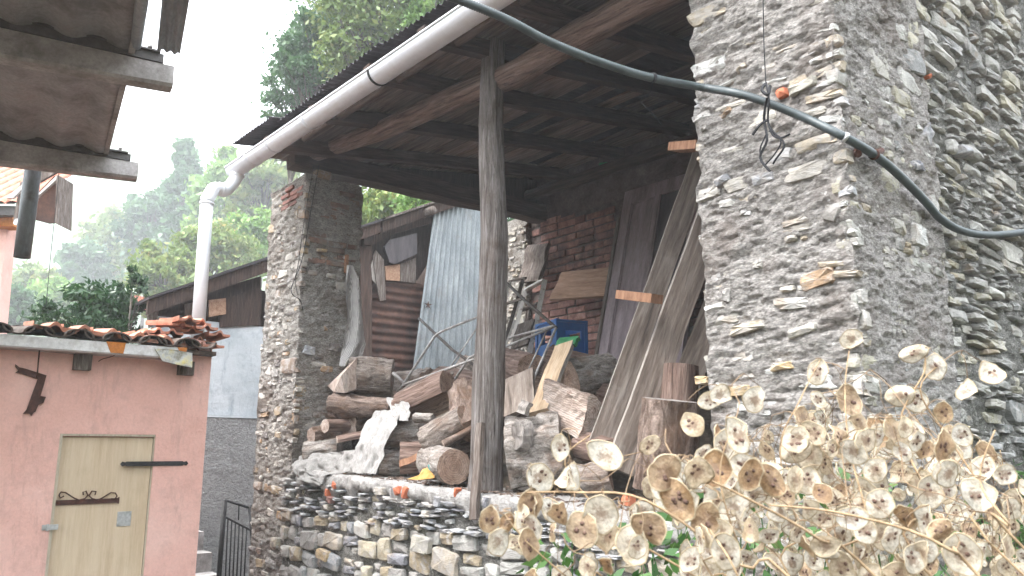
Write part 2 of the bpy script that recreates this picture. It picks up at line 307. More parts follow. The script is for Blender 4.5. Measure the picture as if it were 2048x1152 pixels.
M['sheetwhite'] = pm('white_tape', [(.3, (.62,.60,.60)), (.7, (.78,.77,.77))], 10, coord='world', bump=.4, bscale=25, rough=.5, dirt=(.40,.36,.32), dscale=9, dlo=.52, dhi=.68, damt=.6)
M['orange'] = pm('orange_stain', [(.3, (.45,.15,.03)), (.7, (.62,.26,.07))], 10, coord='world')
M['foil'] = pm('silver_yellow_foil', [(.35, (.30,.28,.22)), (.5, (.50,.50,.48)), (.65, (.58,.50,.22))], 14, coord='world', rough=.4, metal=.3, bump=1.0, bscale=14)
M['netcloth'] = pm('grey_net_cloth', [(.3, (.20,.19,.18)), (.7, (.36,.345,.33))], 6, (3, 3, .7), coord='object', bump=1.0, bscale=45, bdist=.008, rough=.8)
M['net'] = pm('white_net_cloth', [(.3, (.25,.235,.225)), (.7, (.41,.395,.38))], 9, (3, 3, .7), coord='object', bump=.8, bscale=45, bdist=.006, rough=.8)
M['string'] = pm('black_string', [(.3, (.012,.012,.014)), (.7, (.03,.03,.034))], 40)
M['teal'] = pm('teal_packet', [(.3, (.02,.22,.20)), (.7, (.05,.33,.29))], 10, rough=.4)
M['ochre'] = pm('ochre_packet', [(.3, (.42,.22,.05)), (.7, (.60,.36,.12))], 10, rough=.5, bump=.8, bscale=20)
M['greenpaint'] = pm('green_paint', [(.3, (.02,.13,.05)), (.7, (.05,.24,.10))], 10)
M['soil'] = pm('brown_earth', [(.3, (.045,.033,.024)), (.55, (.10,.08,.06)), (.75, (.17,.14,.11))], 7, coord='world', bump=1.0, bscale=40, bdist=.02, rough=1)
M['pebble'] = pm('grey_white_rubble', [(.3, (.25,.24,.23)), (.7, (.5,.48,.46))], 10)
def net_mat():
    t = NT('thin_net'); v = t.coord('object'); n = t.noise(v, 9, 4, .6); t.fin(t.ramp(n, [(.3, (.42,.40,.39)), (.7, (.62,.60,.585))]), .8)
    w = t.n('ShaderNodeTexWave'); w.inputs['Scale'].default_value = 45; t.l(v, w.inputs['Vector']); t.bump(n, .5, .01)
    tr = t.n('ShaderNodeBsdfTransparent'); ms = t.n('ShaderNodeMixShader'); t.l(t.ramp(w.outputs['Fac'], [(.2, .15), (.8, .55)]), ms.inputs[0])
    t.l(t.b.outputs[0], ms.inputs[1]); t.l(tr.outputs[0], ms.inputs[2]); t.l(ms.outputs[0], t.o.inputs[0]); return t.m
M['netthin'] = net_mat()
def leaf_mat(name, cols, rough=.5):
    t = NT(name); a = t.n('ShaderNodeAttribute'); a.attribute_name = 'tint'
    c = t.ramp(a.outputs['Fac'], cols); t.fin(c, rough, 0, .4)
    tr = t.n('ShaderNodeBsdfTranslucent'); t.l(c, tr.inputs[0]); ms = t.n('ShaderNodeMixShader'); ms.inputs[0].default_value = .3
    t.l(t.b.outputs[0], ms.inputs[1]); t.l(tr.outputs[0], ms.inputs[2]); t.l(ms.outputs[0], t.o.inputs[0]); return t.m
M['leaf_a'] = leaf_mat('bright_leaf', [(0, (.07,.155,.03)), (.5, (.165,.30,.065)), (.9, (.28,.40,.115)), (1, (.38,.31,.07))])
M['leaf_b'] = leaf_mat('blue_green_leaf', [(0, (.03,.085,.03)), (.5, (.07,.155,.06)), (1, (.14,.24,.10))])
M['leaf_c'] = leaf_mat('autumn_leaf', [(0, (.065,.125,.028)), (.5, (.175,.25,.06)), (.85, (.27,.28,.085)), (1, (.42,.33,.12))])
M['leaf_laurel'] = leaf_mat('laurel_leaf', [(0, (.010,.038,.013)), (.6, (.03,.075,.025)), (.95, (.06,.12,.05)), (1, (.20,.33,.06))], .35)
M['weed'] = leaf_mat('weed_leaf', [(0, (.03,.09,.02)), (.6, (.07,.16,.035)), (1, (.14,.24,.07))])
M['trunk'] = pm('tree_bark', [(.3, (.05,.04,.03)), (.7, (.14,.12,.10))], 10, coord='world', bump=.6)
M['canopy'] = pm('forest_canopy', [(.3, (.03,.06,.02)), (.55, (.07,.11,.04)), (.75, (.12,.15,.06))], .12, coord='world', bump=.5, bscale=.6, bdist=1.0)
M['stalk'] = pm('straw_stalk', [(.3, (.22,.145,.08)), (.7, (.42,.30,.18))], 30, coord='world', bump=.2)
M['stalkmid'] = pm('brown_twig', [(.3, (.13,.085,.05)), (.7, (.30,.21,.13))], 30, coord='world')
M['stalkdark'] = pm('dark_stalk', [(.3, (.10,.05,.035)), (.7, (.22,.13,.08))], 30, coord='world')
# ================================================================== LARGE STRUCTURE
# ---------------------------------------------------------------- ground, hills
def gh(x, y):
    h = -1.6
    d = -x*.35+y*.9-9
    if d > 0: h += d*.28*(1 if d < 40 else 40/d)
    if x > -3.0:
        k = min(1, max(0, (x+3.0)/.8)); e = min(1, max(0, (y-.3)/.5))
        b = .5+max(0, y-.6)*.235+max(0, y-2.7)*.10; h += k*e*min(b, 1.6)
    return h
g = MB(); gx = [-110, -90, -70, -50, -36, -26, -18, -13, -10, -8]+[-6.5+.25*i for i in range(40)]+[4, 6, 9, 14, 20, 30, 45, 70]
gy = [-110, -70, -40, -20, -10, -5, -2]+[-1+.25*i for i in range(44)]+[11, 13, 16, 20, 26, 34, 44, 56, 70]
g.grid([[(x, y, gh(x, y)+.03*float(vnoise(np.array([x*3., y*3., 0]))) if (abs(x) < 10 and y < 9) else gh(x, y)) for x in gx] for y in gy])
tag(g.build('ground', M['soil'], smooth=True), kind='structure')
hl = MB(); rows = []
for j in range(34):
    t = 115+j*4.1; row = []
    for i in range(361):
        a = 2*PI*i/360; x, y = -t*math.cos(a), t*math.sin(a)
        rise = (j/33.0)**.8*(70+15*math.sin(a*2.3+1.2)+8*math.sin(a*5+.4)); rise = max(0, rise)
        row.append([x, y, -1.6+rise])
    rows.append(row)
R_ = np.array(rows); R_[..., 2] += fbm(R_, .1, 4, 5)*4.2*np.linspace(.2, 1, 34)[:, None]+abs(fbm(R_, .33, 3, 9))*2.4
R_[:, -1] = R_[:, 0]
hl.grid(R_.tolist(), flip=True); tag(hl.build('hills', M['canopy']), kind='structure')
pl = MB(); pl.grid([[(x, y, -1.68) for x in (-255, -70, 70, 255)] for y in (-255, -70, 70, 255)]); tag(pl.build('valley_ground', M['canopy']), kind='structure')

# ---------------------------------------------------------------- masonry
def stone_mesh(seed, mat, blocky):
    r = random.Random(seed); n = 12; out = []
    jc = .10 if blocky else .17; cs = [(sx*(.5-r.random()*jc), sz*(.5-r.random()*jc*(1 if blocky else 1.6))) for sx, sz in ((1, 1), (-1, 1), (-1, -1), (1, -1))]
    for i in range(4):
        a, c = cs[i], cs[(i+1) % 4]
        for t in (.10, .5+r.uniform(-.15, .15), .90):
            o_ = r.uniform(-.01, .035) if t in (.10, .90) else r.uniform(-.03, .05)
            x, z = a[0]+(c[0]-a[0])*t, a[1]+(c[1]-a[1])*t; l = math.hypot(x, z)+1e-6; out.append((x*(1+o_/l), z*(1+o_/l)))
    b = MB(); vs = []
    for (x, z) in out: vs.append((x*.95, .6, z*.95))
    for (x, z) in out: vs.append((x, .18+r.uniform(-.1, .1), z))
    for (x, z) in out:
        k = r.uniform(.84, .95); vs.append((x*k, r.uniform(-.04, .10), z*k))
    vs.append((r.uniform(-.1, .1), r.uniform(-.12, .04), r.uniform(-.1, .1)))
    fs = []
    for i in range(n):
        j = (i+1) % n; fs += [(i, j, n+j, n+i), (n+i, n+j, 2*n+j, 2*n+i), (2*n+i, 2*n+j, 3*n)]
    b.add(vs, fs); return b.mesh('stone', mat)      # unit stone: x width, z height, y depth (front at y=0)
LIB = {}
def lib(mkey, blocky):
    k = (mkey, blocky)
    if k not in LIB: LIB[k] = [stone_mesh(len(mkey)*31+i+(500 if blocky else 0), M[mkey], blocky) for i in range(14)]
    return LIB[k]
def masonry(root, O, U, N, w, h, hs_, ar, mkey, cover, proud, seed, gap=.006, tilt=3, wob=.012, blocky=False, edge=.0, depth=.07, keep=None, cap=290, name='stone', dip=0):
    r = random.Random(seed); V = Vector((0, 0, 1)); items = []
    z = 0
    while z < h:
        rh = r.uniform(*hs_)*(1.6 if r.random() < .12 else 1); u = -edge*r.random()
        while u < w:
            hh = rh*r.uniform(.7, 1.1); sw = hh*r.uniform(*ar); sw = min(sw, .32)
            if u+sw > w+edge: sw = max(.02, w+edge-u)
            ok = r.random() < (cover if not callable(cover) else cover(u+sw/2, z+rh/2))
            if ok and sw > .025:
                if rh > .045 and r.random() < .25:
                    items.append((u+sw/2, z+rh*.26, sw, rh*.48)); items.append((u+sw/2+r.uniform(-.01, .01), z+rh*.76, sw*r.uniform(.7, 1), rh*.44))
                else: items.append((u+sw/2, z+rh/2, sw, hh))
            u += sw+gap*r.uniform(.5, 1.8)
        z += rh+gap*.6
    items = [i for i in items if keep is None or keep(O+U*i[0]+V*i[1])]
    items.sort(key=lambda q: -q[2]*q[3]); L = lib(mkey, blocky); small = MB()
    for k, (u, z, sw, sh) in enumerate(items):
        a = rad(r.uniform(-tilt, tilt)+dip); p = O+U*u+V*(z+wob*math.sin(u*9+z*5))+N*r.uniform(*proud)
        Yd = -N; Rm = Matrix(((U.x, Yd.x, 0, p.x), (U.y, Yd.y, 0, p.y), (U.z, Yd.z, 1, p.z), (0, 0, 0, 1)))
        Mx = Rm @ Matrix.Rotation(a, 4, 'Y') @ Matrix.Rotation(rad(r.uniform(-6, 6)), 4, 'Z') @ Matrix.Rotation(rad(r.uniform(-6, 6)), 4, 'X') @ Matrix.Diagonal((sw, depth, sh*1.02, 1))
        me = r.choice(L)
        if k < cap: put(name, me, Mx, root)
        else:
            n0 = len(small.v)
            for v in me.vertices: small.v.append(Mx @ v.co)
            for f in me.polygons: small.f.append([n0+i for i in f.vertices]); small.m.append(0)
    if small.v: tag(small.build('small_stones', M[mkey], root), kind='stuff')
    return len(items)
def rough_face(b, O, U, V, N, w, h, res, amp, freq=16, seed=0, wig=.5, taper=None):
    nu = max(2, int(w/res)+1); nv = max(2, int(h/res)+1)
    uu, vv = np.meshgrid(np.linspace(0, w, nu), np.linspace(0, h, nv))
    P = np.array(O)[None, None]+uu[..., None]*np.array(U)+vv[..., None]*np.array(V)
    Pd = P.copy(); nn = fbm(P, freq, 5, seed, .62, (1, 1, 2.6))
    D = np.stack([nn+.5*fbm(P, freq*.3, 2, 31), fbm(P, freq, 3, 41)*wig, fbm(P, freq*.7, 3, 51)*wig], -1)
    # displacement shared at the corners of a box: same 3D noise drives x, y and z
    Nv = np.array(N); off = (nn+.6*fbm(P, freq*.25, 2, 31)+.0-.55*np.clip(fbm(P, freq*1.3, 4, 63, .6, (1, 1, 3.2))*5-.9, 0, 1)+.5*np.maximum(0, fbm(P, freq*1.4, 3, 67)-.1))*amp
    eu = np.minimum(uu, w-uu)/(res*1.5); edge = np.clip(eu, 0, 1)
    Pd = P+Nv*(off*edge)[..., None]
    Fx = np.stack([fbm(P, freq, 3, 41), fbm(P, freq, 3, 51), 0*uu], -1)*amp*1.3      # the same field on both faces that meet at a corner
    Pd += Fx*(1-edge)[..., None]
    b.grid(Pd.tolist())
def pier_box(root, x0, x1, y0, y1, z0, z1, mat, res=.012, amp=.012, freq=16, seed=0, back=True):
    b = MB()
    rough_face(b, (x0, y0, z0), (1, 0, 0), (0, 0, 1), (0, -1, 0), x1-x0, z1-z0, res, amp, freq, seed)
    rough_face(b, (x1, y0, z0), (0, 1, 0), (0, 0, 1), (1, 0, 0), y1-y0, z1-z0, res, amp, freq, seed+1)
    rough_face(b, (x0, y1, z0), (0, -1, 0), (0, 0, 1), (-1, 0, 0), y1-y0, z1-z0, .04, amp, freq, seed+2)
    rough_face(b, (x1, y1, z0), (-1, 0, 0), (0, 0, 1), (0, 1, 0), x1-x0, z1-z0, .04, amp, freq, seed+3)
    rough_face(b, (x0, y0, z1-.005), (1, 0, 0), (0, 1, 0), (0, 0, 1), x1-x0, y1-y0, .03, amp*.6, freq, seed+4)
    return b.build('mortar', mat, root, smooth=True)
X_, Y_, Z_ = Vector((1, 0, 0)), Vector((0, 1, 0)), Vector((0, 0, 1))
# right-hand pier of the stone house, its end wall beyond
rp = thing('stone_pier', (-1.63, 3.0, -.75), 'tall pale rubble stone pier with rough mortar to the right of the open log store', 'stone pier')
pier_box(rp, -1.945, -1.315, 2.665, 3.46, -.75, 4.2, M['mortar_pale'], .0085, .021, 15, 3)
cov = lambda u, z: .60 + .25*math.sin(z*4.1+u*3)+(.2 if u < .06 or u > .56 else 0)
masonry(rp, Vector((-1.945, 2.665, -.3)), X_, -Y_, .63, 3.0, (.028, .085), (1.1, 3.6), 'stone_pier', cov, (-.014, .010), 11, edge=.025, tilt=6, cap=260)
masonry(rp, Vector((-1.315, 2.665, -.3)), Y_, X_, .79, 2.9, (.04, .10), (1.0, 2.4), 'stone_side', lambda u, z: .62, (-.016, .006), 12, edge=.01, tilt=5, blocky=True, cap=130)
ew = thing('stone_wall', (-1.4, 5.8, -.75), 'dark rough dry stone end wall with jutting slabs behind the looping cable at right', 'stone wall')
b = MB(); rough_face(b, (-1.365, 3.46, -.75), (0, 1, 0), (0, 0, 1), (1, 0, 0), 1.7, 4.9, .014, .02, 12, 9); rough_face(b, (-1.365, 5.16, -.75), (0, 1, 0), (0, 0, 1), (1, 0, 0), 4, 4.9, .08, .02, 12, 9)
rough_face(b, (-1.6, 3.461, -.75), (0, 1, 0), (0, 0, 1), (-1, 0, 0), 5.7, 4.9, .2, .0, 12, 9); b.build('mortar', M['mortar_dark'], ew, smooth=True)
masonry(ew, Vector((-1.365, 3.47, -.3)), Y_, X_, 1.5, 3.0, (.022, .075), (1.6, 5.0), 'stone_side', .93, (.0, .042), 13, tilt=5, gap=.008, depth=.09, cap=295, wob=.02, dip=2)
for (px, py, s_) in ((1735, 45, .03), (1862, 150, .018), (1838, 236, .03)):      # brick-red chips in the end wall
    p = PX(px, py, -1.325); put('terracotta_chip', stone_mesh(px, M['red_piece'], True), Matrix.Translation(p) @ Matrix.Rotation(rad(90), 4, 'Z') @ Matrix.Rotation(rad(35), 4, 'Y') @ Matrix.Diagonal((s_*1.3, .05, s_*1.6, 1)), ew)
for (px, py, w_, h_, an, mk) in ((1862, 268, .075, .10, 35, 'slate'), (1842, 330, .10, .045, -8, 'slate'), (1940, 300, .12, .05, -5, 'slate'), (1845, 470, .12, .10, 3, 'stone_pier'), (1800, 240, .06, .05, 20, 'stone_pier')):
    p = PX(px, py, -1.30); put('stone', stone_mesh(px+py, M[mk], True), Matrix.Translation(p) @ Matrix.Rotation(rad(90), 4, 'Z') @ Matrix.Rotation(rad(an), 4, 'Y') @ Matrix.Diagonal((w_, .10, h_, 1)), ew)
# hand-placed large stones of the front of the right pier
for (px, py, w_, h_, an, mk) in ((1630, 560, .15, .085, -4, 'red_ochre'), (1470, 780, .13, .05, 0, 'red_ochre'), (1490, 655, .17, .04, -7, 'stone_pier'), (1600, 170, .13, .042, -10, 'stone_quoin'), (1560, 185, .05, .04, -10, 'red_piece'),
    (1440, 360, .07, .035, -15, 'slate'), (1450, 590, .035, .06, 5, 'slate'), (1660, 425, .06, .06, 20, 'stone_quoin'), (1560, 730, .10, .04, -4, 'red_ochre'), (1600, 660, .12, .035, -12, 'stone_pier'), (1450, 225, .06, .03, -30, 'red_ochre'), (1480, 135, .05, .03, -30, 'stone_pier'), (1400, 760, .07, .05, 0, 'red_ochre'), (1405, 255, .035, .03, 0, 'stone_quoin'), (1700, 680, .06, .055, 0, 'stone_quoin')):
    if mk == 'red_ochre' and mk not in M: M[mk] = stone_mat('ochre_stone', [(.42,.30,.18),(.46,.34,.20),(.40,.27,.17)])
    p = PY(px, py, 2.645); put('stone', stone_mesh(px+py, M[mk], mk != 'red_ochre'), Matrix.Translation(p) @ Matrix.Rotation(rad(an), 4, 'Y') @ Matrix.Diagonal((w_, .09, h_, 1)), rp)
# left pier
lp = thing('stone_pier', (-6.06, 2.95, -1.6), 'weathered rubble and brick pier with pale mortar carrying the left end of the shed roof', 'stone pier')
pier_box(lp, -6.38, -5.72, 2.665, 3.18, -1.6, 2.17, M['mortar_left'], .012, .024, 13, 21)
masonry(lp, Vector((-6.38, 2.665, -1.55)), X_, -Y_, .66, 3.65, (.04, .10), (.9, 2.6), 'stone_left', .66, (-.012, .014), 22, edge=.03, tilt=6, cap=190)
masonry(lp, Vector((-5.72, 2.665, -.5)), Y_, X_, .51, 2.0, (.04, .10), (1.0, 2.4), 'stone_left', .42, (-.014, .008), 23, tilt=5, cap=120, blocky=True)
def flatbricks(root, O, U, N, w, h, seed, mk='brick', ch=.047, L=.2, cap=150, jit=.01, skip=.1, nm='brick'):
    r = random.Random(seed); b = MB(); q = .012; vs = [(-.5,-0,-.5),(.5,0,-.5),(.5,0,.5),(-.5,0,.5),(-.46,-.1,-.38),(.46,-.1,-.4),(.47,-.1,.38),(-.46,-.1,.4),(-.5,.9,-.5),(.5,.9,-.5),(.5,.9,.5),(-.5,.9,.5)]
    fs = [(4,5,6,7),(0,1,5,4),(1,2,6,5),(2,3,7,6),(3,0,4,7),(8,9,1,0),(9,10,2,1),(10,11,3,2),(11,8,0,3)]
    mes = []
    for k in range(5):
        bb = MB(); bb.add([(x+r.uniform(-.025, .025), y+r.uniform(-.03, .03), z+r.uniform(-.06, .06)) for x, y, z in vs], fs); mes.append(bb.mesh('brick', M[mk]))
    z = 0; row = 0; n = 0
    while z < h:
        u = -(row % 2)*L*.5
        while u < w:
            l = min(L*(1 if r.random() > .15 else .5), w-u)*r.uniform(.93, 1)
            if r.random() > skip and u > -.01 and l > .03:
                p = O+U*(u+l/2)+Z_*(z+ch/2)+N*r.uniform(-jit, jit*.5)
                Mx = Matrix(((U.x, -N.x, 0, p.x), (U.y, -N.y, 0, p.y), (U.z, -N.z, 1, p.z), (0, 0, 0, 1))) @ Matrix.Rotation(rad(r.uniform(-1.5, 1.5)), 4, 'Y') @ Matrix.Diagonal((l, .05, ch, 1))
                if keepb is None or keepb(p): put(nm, r.choice(mes), Mx, root)
            u += l+.012
        z += ch+.011*r.uniform(.8, 1.4); row += 1
keepb = None
flatbricks(lp, Vector((-5.72, 2.70, 1.45)), Y_, X_, .45, .68, 5, L=.17, ch=.042, skip=.45, mk='pierbrick')
flatbricks(lp, Vector((-6.15, 2.655, 1.95)), X_, -Y_, .40, .16, 6, L=.15, ch=.035, skip=.3)
for (px, py, w_, h_, an, mk) in ((620, 700, .10, .075, 8, 'slate'), (645, 500, .10, .03, -4, 'red_ochre'), (655, 738, .10, .05, 0, 'red_ochre'), (672, 695, .12, .075, 0, 'stone_left')):
    p = PX(px, py, -5.70) ; put('stone', stone_mesh(px+py, M[mk], True), Matrix.Translation(p) @ Matrix.Rotation(rad(90), 4, 'Z') @ Matrix.Rotation(rad(an), 4, 'Y') @ Matrix.Diagonal((w_, .06, h_, 1)), lp)
r = random.Random(4)
for k in range(9):      # loose stones capping the pier
    p = Vector((-6.33+.075*k, 2.72+.08*r.random(), 2.15+.05*r.random())); s_ = r.uniform(.09, .16)
    put('stone', r.choice(lib('stone_left', True)), Matrix.Translation(p) @ Matrix.Rotation(r.uniform(-.3, .3), 4, 'Y') @ Matrix.Diagonal((s_, .2, s_*.7, 1)), lp)

# low wall under the store with concrete sill
def zl(x): return -.15-.12*(x+5.1)/2.9
lw = thing('stone_wall', (-3.8, 2.75, -1.6), 'low rubble retaining wall of slates and blocks under the open log store', 'stone wall')
b = MB(); rough_face(b, (-5.74, 2.655, -1.6), (1, 0, 0), (0, 0, 1), (0, -1, 0), 3.9, 1.33, .02, .015, 13, 61)
rough_face(b, (-1.85, 2.66, -1.6), (1, 0, 0), (0, 0, 1), (0, -1, 0), .55, 1.0, .03, .015, 13, 61)
b.build('mortar', M['mortar_dark'], lw, smooth=True)
masonry(lw, Vector((-5.76, 2.645, -.78)), X_, -Y_, 3.9, .33, (.07, .14), (.9, 2.2), 'stone_low', .97, (-.005, .03), 33, tilt=7, gap=.007, blocky=True, cap=150, depth=.09)
masonry(lw, Vector((-5.76, 2.645, -1.55)), X_, -Y_, 3.9, .76, (.07, .14), (.9, 2.2), 'stone_low', .97, (-.005, .03), 35, tilt=7, gap=.007, blocky=True, cap=60, depth=.09)
masonry(lw, Vector((-5.80, 2.64, -.445)), X_, -Y_, 3.75, .20, (.014, .03), (3.0, 8.0), 'slate', .66, (-.005, .04), 34, tilt=5, gap=.01, cap=140, depth=.10, keep=lambda p: p.z < zl(p.x)-.085, dip=3)
masonry(lw, Vector((-5.76, 2.645, -.445)), X_, -Y_, 3.75, .20, (.03, .05), (1.2, 2.6), 'stone_low', .32, (-.01, .035), 36, tilt=9, gap=.01, cap=60, depth=.08, keep=lambda p: p.z < zl(p.x)-.08, blocky=True)
cb = MB()                                           # concrete sill, uneven lower edge
nx = 300; G = []
for j, (dy, dz) in enumerate([(.40, .0), (.03, .0), (.0, -.006), (-.012, -.03), (-.01, -.055), (-.002, -.075), (.03, -.09)]):
    row = []
    for i in range(nx):
        x = -5.55+3.62*i/(nx-1); q = float(fbm(np.array([x*9., j*.3, 2.]), 1, 4, 3)); q2 = float(vnoise(np.array([x*40., j*1.3, 5.])))
        drip = 1+max(0, q)*1.6 if j >= 4 else 1
        row.append((x, 2.63+dy-.012*q2*(j > 0)-.02*q*(j > 1), zl(x)+dz*drip+.006*q2))
    G.append(row)
cb.grid(G); cb.build('concrete_sill', M['concrete'], lw, smooth=True)
for (px, py, w_, h_, an, mk) in ((805, 985, .035, .075, 20, 'red_piece'), (790, 982, .05, .05, -20, 'red_piece'), (908, 985, .02, .05, 15, 'red_piece'), (665, 970, .05, .04, 30, 'red_piece'), (650, 985, .03, .05, 0, 'red_piece'), (870, 1003, .05, .06, 8, 'slate'), (968, 1006, .05, .06, 10, 'slate'), (755, 982, .12, .05, 0, 'stone_quoin'), (780, 990, .025, .09, -10, 'slate'), (655, 1000, .07, .045, 8, 'brick'), (1250, 1000, .05, .05, 8, 'red_piece'), (835, 1090, .18, .10, 3, 'stone_quoin'), (640, 1110, .16, .07, 5, 'red_ochre'), (545, 1085, .10, .08, 0, 'stone_low')):
    p = PY(px, py, 2.60); put('terracotta_chip' if mk == 'red_piece' else 'stone', stone_mesh(px+py, M[mk], True), Matrix.Translation(p) @ Matrix.Rotation(rad(an), 4, 'Y') @ Matrix.Diagonal((w_, .07, h_, 1)), lw)
# floor of the store: earth and rubble rising to the back
def fz(x, y): return zl(x)-.03 + max(0, y-2.95)*.33
b = MB(); b.grid([[(x, y, fz(x, y)+.04*float(vnoise(np.array([x*5., y*5., 1.])))) for x in np.linspace(-6.3, -1.9, 60)] for y in np.linspace(2.7, 5.5, 40)]); tag(b.build('earth_floor', M['soil'], smooth=True), kind='structure')
b = MB(); b.box(-5.73, -1.9, 2.672, 3.0, -1.6, -.34); tag(b.build('terrace_fill', M['soil']), kind='structure')
# back brick wall
bw = thing('brick_wall', (-4.1, 5.45, -.4), 'sooty red brick back wall of the log store behind the leaning door', 'brick wall')
b = MB(); rough_face(b, (-6.12, 5.415, -.4), (1, 0, 0), (0, 0, 1), (0, -1, 0), 4.2, 3.1, .05, .006, 14, 71)
b.box(-6.12, -1.93, 5.45, 5.6, -.4, 2.85); b.build('mortar', M['brick_mortar'], bw, smooth=False)
keepb = lambda p: p.z < 2.27+.10*math.sin(p.x*3)+.05*math.sin(p.x*11) and not (p.x > -3.95 and p.z > 1.0 and False)
flatbricks(bw, Vector((-6.08, 5.40, .72)), X_, -Y_, 2.55, 1.65, 8, L=.25, ch=.062, skip=.05, jit=.012)
keepb = None
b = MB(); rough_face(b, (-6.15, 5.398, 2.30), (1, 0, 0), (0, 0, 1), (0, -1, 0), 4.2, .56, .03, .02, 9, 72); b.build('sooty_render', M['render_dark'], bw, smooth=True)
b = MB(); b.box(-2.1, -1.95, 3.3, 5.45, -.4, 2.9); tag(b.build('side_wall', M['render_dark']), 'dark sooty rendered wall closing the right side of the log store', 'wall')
qn = thing('stone_pier', (-6.28, 5.5, -.4), 'small pale rubble corner pier behind the post at the back of the store', 'stone pier')
pier_box(qn, -6.46, -6.12, 5.34, 5.75, -.4, 2.42, M['mortar_left'], .03, .02, 12, 81)
masonry(qn, Vector((-6.46, 5.34, .6)), X_, -Y_, .34, 1.75, (.03, .07), (1, 2.6), 'stone_quoin', .9, (.0, .03), 82, edge=.03, tilt=6)
masonry(qn, Vector((-6.12, 5.34, .6)), Y_, X_, .06, 1.75, (.03, .07), (1, 2.6), 'stone_quoin', .5, (-.02, .01), 83, tilt=6)

# ---------------------------------------------------------------- roof of the store
def zj(y): return 2.22+.15*(y-2.3)
roof = thing('lean_to_roof', (-4.0, 3.8, 2.2), 'dark corrugated lean-to roof on log beams and joists over the log store', 'roof')
def beam(nm, x, w_, h_, y0, y1, zf, mat, parent, seed=0, wob=.006):
    b = MB(); n = 14; G = []
    for i in range(n+1):
        y = y0+(y1-y0)*i/n; z = zf(y); q = fbm(np.array([[x*3+seed, y*2., k*5.] for k in range(4)]), 1.5, 3, seed)*wob*2
        G.append([(x-w_/2+q[0], y, z+q[1]), (x+w_/2+q[2], y, z+q[3]), (x+w_/2+q[1], y, z+h_+q[0]), (x-w_/2+q[3], y, z+h_+q[2])])
    b.grid(G, closed=True); b.f.append([0, 1, 2, 3]); b.m.append(0); k = n*4; b.f.append([k+3, k+2, k+1, k]); b.m.append(0)
    # local z along the grain
    Mx = axes(Vector((0, 1, (zf(y1)-zf(y0))/(y1-y0))), X_, Vector((x, y0, zf(y0)))); inv = Mx.inverted()
    b.v = [inv @ v for v in b.v]; return put(nm, b.mesh(nm, mat), Mx, parent)
for k, x in enumerate((-5.55, -4.8, -4.05, -3.45, -2.9, -2.35)):
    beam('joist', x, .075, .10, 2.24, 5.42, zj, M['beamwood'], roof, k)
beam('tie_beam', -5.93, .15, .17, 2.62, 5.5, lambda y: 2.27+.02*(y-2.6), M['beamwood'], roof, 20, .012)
def rlog(nm, pts, r, mat, parent, seed=0, n=16, amp=.06, seg=40, stretch=(1, 1, 1)):
    # log beam through pts; local z along first->last
    P0, P1 = Vector(pts[0]), Vector(pts[-1]); Mx = axes(P1-P0, Z_, P0); inv = Mx.inverted(); L = (P1-P0).length
    loc = [inv @ Vector(p) for p in pts]; G = []
    zs = [p.z for p in loc]; xs = [p.x for p in loc]; ys = [p.y for p in loc]
    for i in range(seg+1):
        z = L*i/seg; cx = np.interp(z, zs, xs); cy = np.interp(z, zs, ys); row = []
        rr = r if not isinstance(r, (tuple, list)) else r[0]+(r[1]-r[0])*i/seg
        for j in range(n):
            a = 2*PI*j/n; q = np.array([math.cos(a)*2.2+seed, math.sin(a)*2.2, z*2.2])
            d = float(fbm(q, 1.0, 3, seed))*amp*1.6+float(fbm(q*np.array((3, 3, .6)), 1.0, 2, seed+5))*amp
            row.append((cx+math.cos(a)*rr*(1+d), cy+math.sin(a)*rr*(1+d), z))
        G.append(row)
    b = MB(); b.grid(G, closed=True); b.f.append(list(range(n))[::-1]); b.m.append(0); k = seg*n; b.f.append([k+j for j in range(n)]); b.m.append(0)
    return put(nm, b.mesh(nm, mat, True), Mx, parent)
rlog('log_purlin', [PY(630, 306, 2.80), PY(760, 262, 2.80), PY(850, 222, 2.80), PY(920, 190, 2.80), PY(1030, 150, 2.80), PY(1150, 75, 2.80), PY(1290, 0, 2.80), PY(1390, -45, 2.80)], (.062, .085), M['logbeam'], roof, 3, amp=.10, seg=70)
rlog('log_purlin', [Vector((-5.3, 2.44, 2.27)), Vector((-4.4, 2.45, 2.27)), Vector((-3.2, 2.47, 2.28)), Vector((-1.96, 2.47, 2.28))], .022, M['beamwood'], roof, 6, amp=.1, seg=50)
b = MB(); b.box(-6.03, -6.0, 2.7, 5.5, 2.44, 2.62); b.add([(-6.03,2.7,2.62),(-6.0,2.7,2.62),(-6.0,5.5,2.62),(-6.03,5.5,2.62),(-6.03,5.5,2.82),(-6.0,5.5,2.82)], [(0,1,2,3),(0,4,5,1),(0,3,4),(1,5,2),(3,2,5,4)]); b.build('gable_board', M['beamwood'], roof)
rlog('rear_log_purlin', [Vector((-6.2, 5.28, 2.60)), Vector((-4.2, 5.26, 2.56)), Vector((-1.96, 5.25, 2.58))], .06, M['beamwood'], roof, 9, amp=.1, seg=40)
r = random.Random(12); bm_ = []
for k in range(6):
    L = MB(); w_ = 1; n = 4
    L.box(-.5, .5, -.5, .5, -.5, .5); bm_.append(L.mesh('roof_board', M['roofboard']))
xs = [-6.1, -5.55, -4.8, -4.05, -3.45, -2.9, -2.35, -1.96]
y = 2.36
